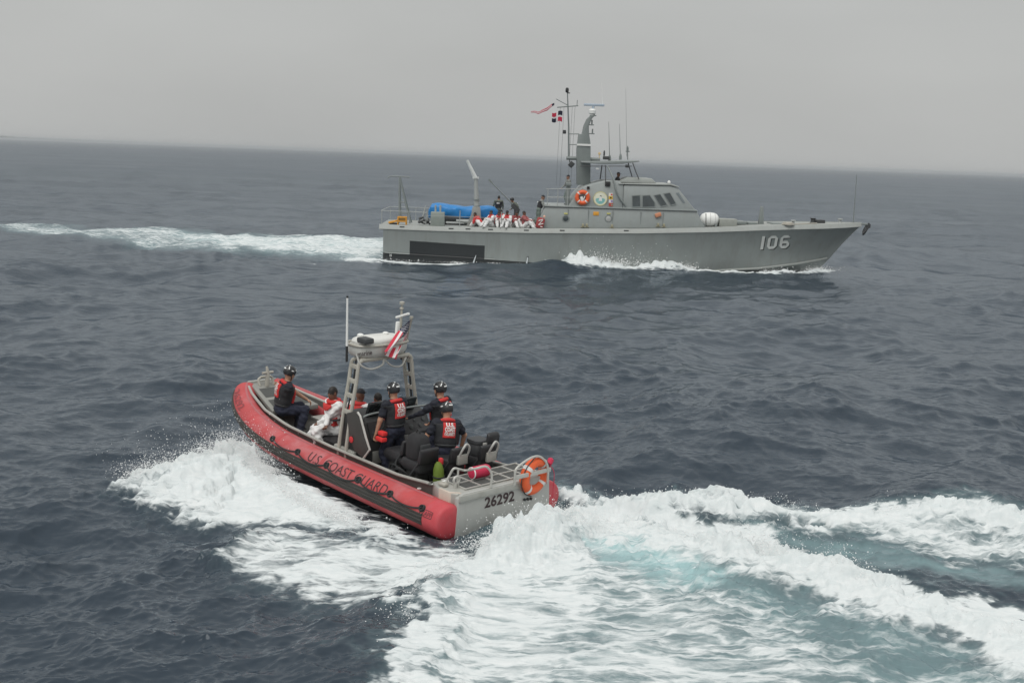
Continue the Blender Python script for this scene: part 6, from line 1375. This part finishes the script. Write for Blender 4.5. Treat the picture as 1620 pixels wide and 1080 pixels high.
sit('passenger with dark cap in a red vest sitting mid group on deck', 803, -1.95, 250, 8, headgear='cap')
sit('passenger in a maroon top seated just forward of the dark cap', 814, -1.6, 300, 18, shirt=(.28, .06, .06), vest=None)
sit('passenger in dull red top and white trousers sitting nearest the patrol boat deckhouse', 830, -2.0, -20, -6, vest=None, shirt=(.34, .10, .10))
sit('passenger in red vest seated at the back of the deck group', 795, -.9, 230, 12)
def stand(label, px, y, face, lean=5, hgt=0, pz=None, **kw):
    x = SL(px, 345, y)[0]; z = dz_(x) if pz is None else pz; g = math.radians(face); f = np.array([math.cos(g), math.sin(g), 0]); l = np.array([-math.sin(g), math.cos(g), 0]); p = np.array([x, y, z + .86])
    hd = kw.pop('hands', None) or [p + f * .18 + l * .30 + [0, 0, .0], p + f * .30 - l * .20 + [0, 0, .05]]
    kw.setdefault('sleeves', 'long'); kw.setdefault('outfit', 'camo'); kw.setdefault('headgear', 'cap'); kw.setdefault('vest', 'plate'); kw.setdefault('skin', 'mid')
    return person(label, SF, p, face, hd, [p + l * .12 - [0, 0, .86], p - l * .12 - [0, 0, .86]], lean=lean, h=hs, scale=.92, **kw)
stand('guard in black armour with white patch standing behind the deck group', 788, .2, 80, 3, headgear='hair')
stand('guard in helmet bending over the seated deck group', 818, -.6, 200, 32, headgear='helmet')
x_ = SL(858, 330, -1.9)[0]
person('crew member in grey leaning forward against the deckhouse end ladder', SF, (x_ - .18, -1.7, dz_(8) + 1.00), 10, [(x_ + .25, -1.45, 3.18), (x_ + .28, -1.9, 3.18)], [(x_ - .45, -1.6, dz_(8) + .14), (x_ - .40, -1.82, dz_(8) + .14)], lean=18, outfit='grey', headgear='cap', vest='plate', sleeves='long', skin='mid', h=hs, scale=.95)
b = MB(); xx = x_ - .42; b.box((xx, -1.7, dz_(8) + .075), (.45, .5, .13)); b.build('step', M_mast, lower, bevel=.02)
stand('lookout in grey overalls standing by the rail abaft the mast', 897, -.2, 200, 2, pz=3.19, outfit='grey', headgear='cap', vest=None)
person('helmsman dressed in black at the open bridge under the roof', SF, (SL(976, 280, -.5)[0], -.5, 4.30), 0, [(SL(984, 280, -.4)[0], -.3, 4.50), (SL(984, 280, -.6)[0], -.7, 4.50)], [(SL(976, 280, -.5)[0], -.38, 3.5), (SL(976, 280, -.5)[0], -.62, 3.5)], lean=6, outfit='black', headgear='cap', vest=None, sleeves='long', skin='brown', h=hs, scale=.92)
# ------------------------------------------------------------------ far shore, spray, air
b = MB(); r_ = random.Random(5); pts = []; n = 60
for i in range(n + 1):
    t = i / n; px = -140 + 400 * t; d = pray(px, 219 + px * .0365); d = d[:2] / np.linalg.norm(d[:2]); hgt = 95 * (1 - t) ** .8 * (0.75 + .25 * math.sin(t * 9) + .12 * r_.uniform(-1, 1)) + 2
    pts.append((d * 21000, d * 24000, max(hgt, 2)))
V = []; F = []
for a_, c_, hh in pts: V += [(a_[0], a_[1], -2), (a_[0] * 1.02, a_[1] * 1.02, hh * .7), (a_[0] * 1.07, a_[1] * 1.07, hh), (c_[0], c_[1], -2)]
for i in range(n):
    for k in range(3): a = i * 4 + k; F.append((a, a + 4, a + 5, a + 1))
b.add(V, F); o = b.build('distant_coast', M('hazy green land', (.09, .10, .08), .9, var=.2, scale=.002), None, smooth=True); o['kind'] = 'structure'

M_spray = M('spray droplets', (.86, .87, .87), .5, var=.02)
def droplets(name, label, P, r):
    O = np.array([(1, 0, 0), (-1, 0, 0), (0, 1, 0), (0, -1, 0), (0, 0, 1), (0, 0, -1)], float); T = np.array([(0, 2, 4), (2, 1, 4), (1, 3, 4), (3, 0, 4), (2, 0, 5), (1, 2, 5), (3, 1, 5), (0, 3, 5)])
    n = len(P); s = rng.uniform(.6, 1.5, (n, 1, 3)); V = (P[:, None] + O[None] * s * r[:, None, None]).reshape(-1, 3); F = (T[None] + 6 * np.arange(n)[:, None, None]).reshape(-1, 3)
    o = link(name, mesh_np(name, V, F), M_spray, None, True); tag(o, label, 'spray', None, 'stuff'); return o
def emit(line, n, hgt, spread, rmin, rmax, lo=0.0, hi=1.0, back=0.0, hscale=.85):
    """drops thrown up along a crest line (x,y,h,...): denser low, thinning upwards"""
    L = np.concatenate([[0], np.cumsum(np.linalg.norm(np.diff(line[:, :2], axis=0), axis=1))]); t = rng.uniform(lo, hi, n) * L[-1]
    # clumps: bursts of spray rather than an even fringe
    c = rng.uniform(lo, hi, max(4, int(n / 220))) * L[-1]; pick = rng.random(n) < .7; t = np.where(pick, c[rng.integers(0, len(c), n)] + rng.normal(0, .16, n), t); t = np.clip(t, lo * L[-1], hi * L[-1])
    x = np.interp(t, L, line[:, 0]); y = np.interp(t, L, line[:, 1]); h = np.interp(t, L, line[:, 2]); e = rng.exponential(1, n)
    up = np.minimum(e, 3.5) * hgt * (0.5 + h / max(line[:, 2].max(), .01) * .5); sp = spread * (0.5 + .5 * np.minimum(e, 2))
    P = np.stack([x + rng.normal(0, 1, n) * sp, y + rng.normal(0, 1, n) * sp + back * e, h * hscale * rng.uniform(.35, 1.0, n) + up], -1)
    r = rmin + (rmax - rmin) * rng.random(n) ** 3.5; return P, r
def spray(name, label, *em):
    P = np.concatenate([e[0] for e in em]); r = np.concatenate([e[1] for e in em]); return droplets(name, label, P, r)
spray('bow_spray', 'white spray flying off the port bow of the inflatable', emit(_wr[4], 9000, .08, .13, .003, .013, .0, .55), emit(_wr[4], 3500, .22, .25, .003, .010, .0, .5, .03), emit(_wr[4], 2500, .05, .10, .004, .014, .5, 1))
spray('stern_spray', 'white spray boiling up behind the inflatable transom', emit(_wr[2], 9000, .06, .16, .003, .011), emit(_wr[3], 4500, .04, .12, .003, .012))
spray('wake_spray', 'spray along the main breaking ridge of the inflatable wake', emit(_wr[0], 11000, .03, .14, .002, .009), emit(_wr[0][16:26], 2000, .10, .10, .003, .011), emit(_wr[0][26:36], 1600, .10, .08, .003, .011))
spray('far_wake_spray', 'spray along the farther ridge of the inflatable wake', emit(_wr[1], 3500, .025, .10, .003, .012), emit(_wr[1][27:42], 1200, .08, .12, .003, .011))
sl = SHIPLINE[:, [0, 1, 4]].copy(); sl[:, 2] = np.maximum(sl[:, 2], .02)
spray('ship_bow_spray', 'white spray thrown up along the patrol boat side', emit(sl[7:13], 2600, .16, .20, .008, .035), emit(sl[8:12], 900, .42, .30, .006, .022), emit(sl[0:7], 900, .05, .2, .008, .03), emit(SHIPLINE2[:, [0, 1, 4]], 1000, .08, .15, .008, .03))

hz_b = MB(); hz_b.box((0, 0, 5.0), (110000, 110000, 13.0)); haze = hz_b.build('haze'); tag(haze, 'thin sea haze', None, None, 'stuff')
hm_ = bpy.data.materials.new('haze air'); hm_.use_nodes = True; hn, hl_ = hm_.node_tree.nodes, hm_.node_tree.links; hn.clear()
ho = hn.new('ShaderNodeOutputMaterial'); hv = hn.new('ShaderNodeVolumePrincipled'); hv.inputs['Color'].default_value = (.70, .72, .735, 1); hv.inputs['Density'].default_value = HAZE; hv.inputs['Anisotropy'].default_value = 0.2
hl_.new(hv.outputs[0], ho.inputs['Volume']); haze.data.materials.append(hm_)
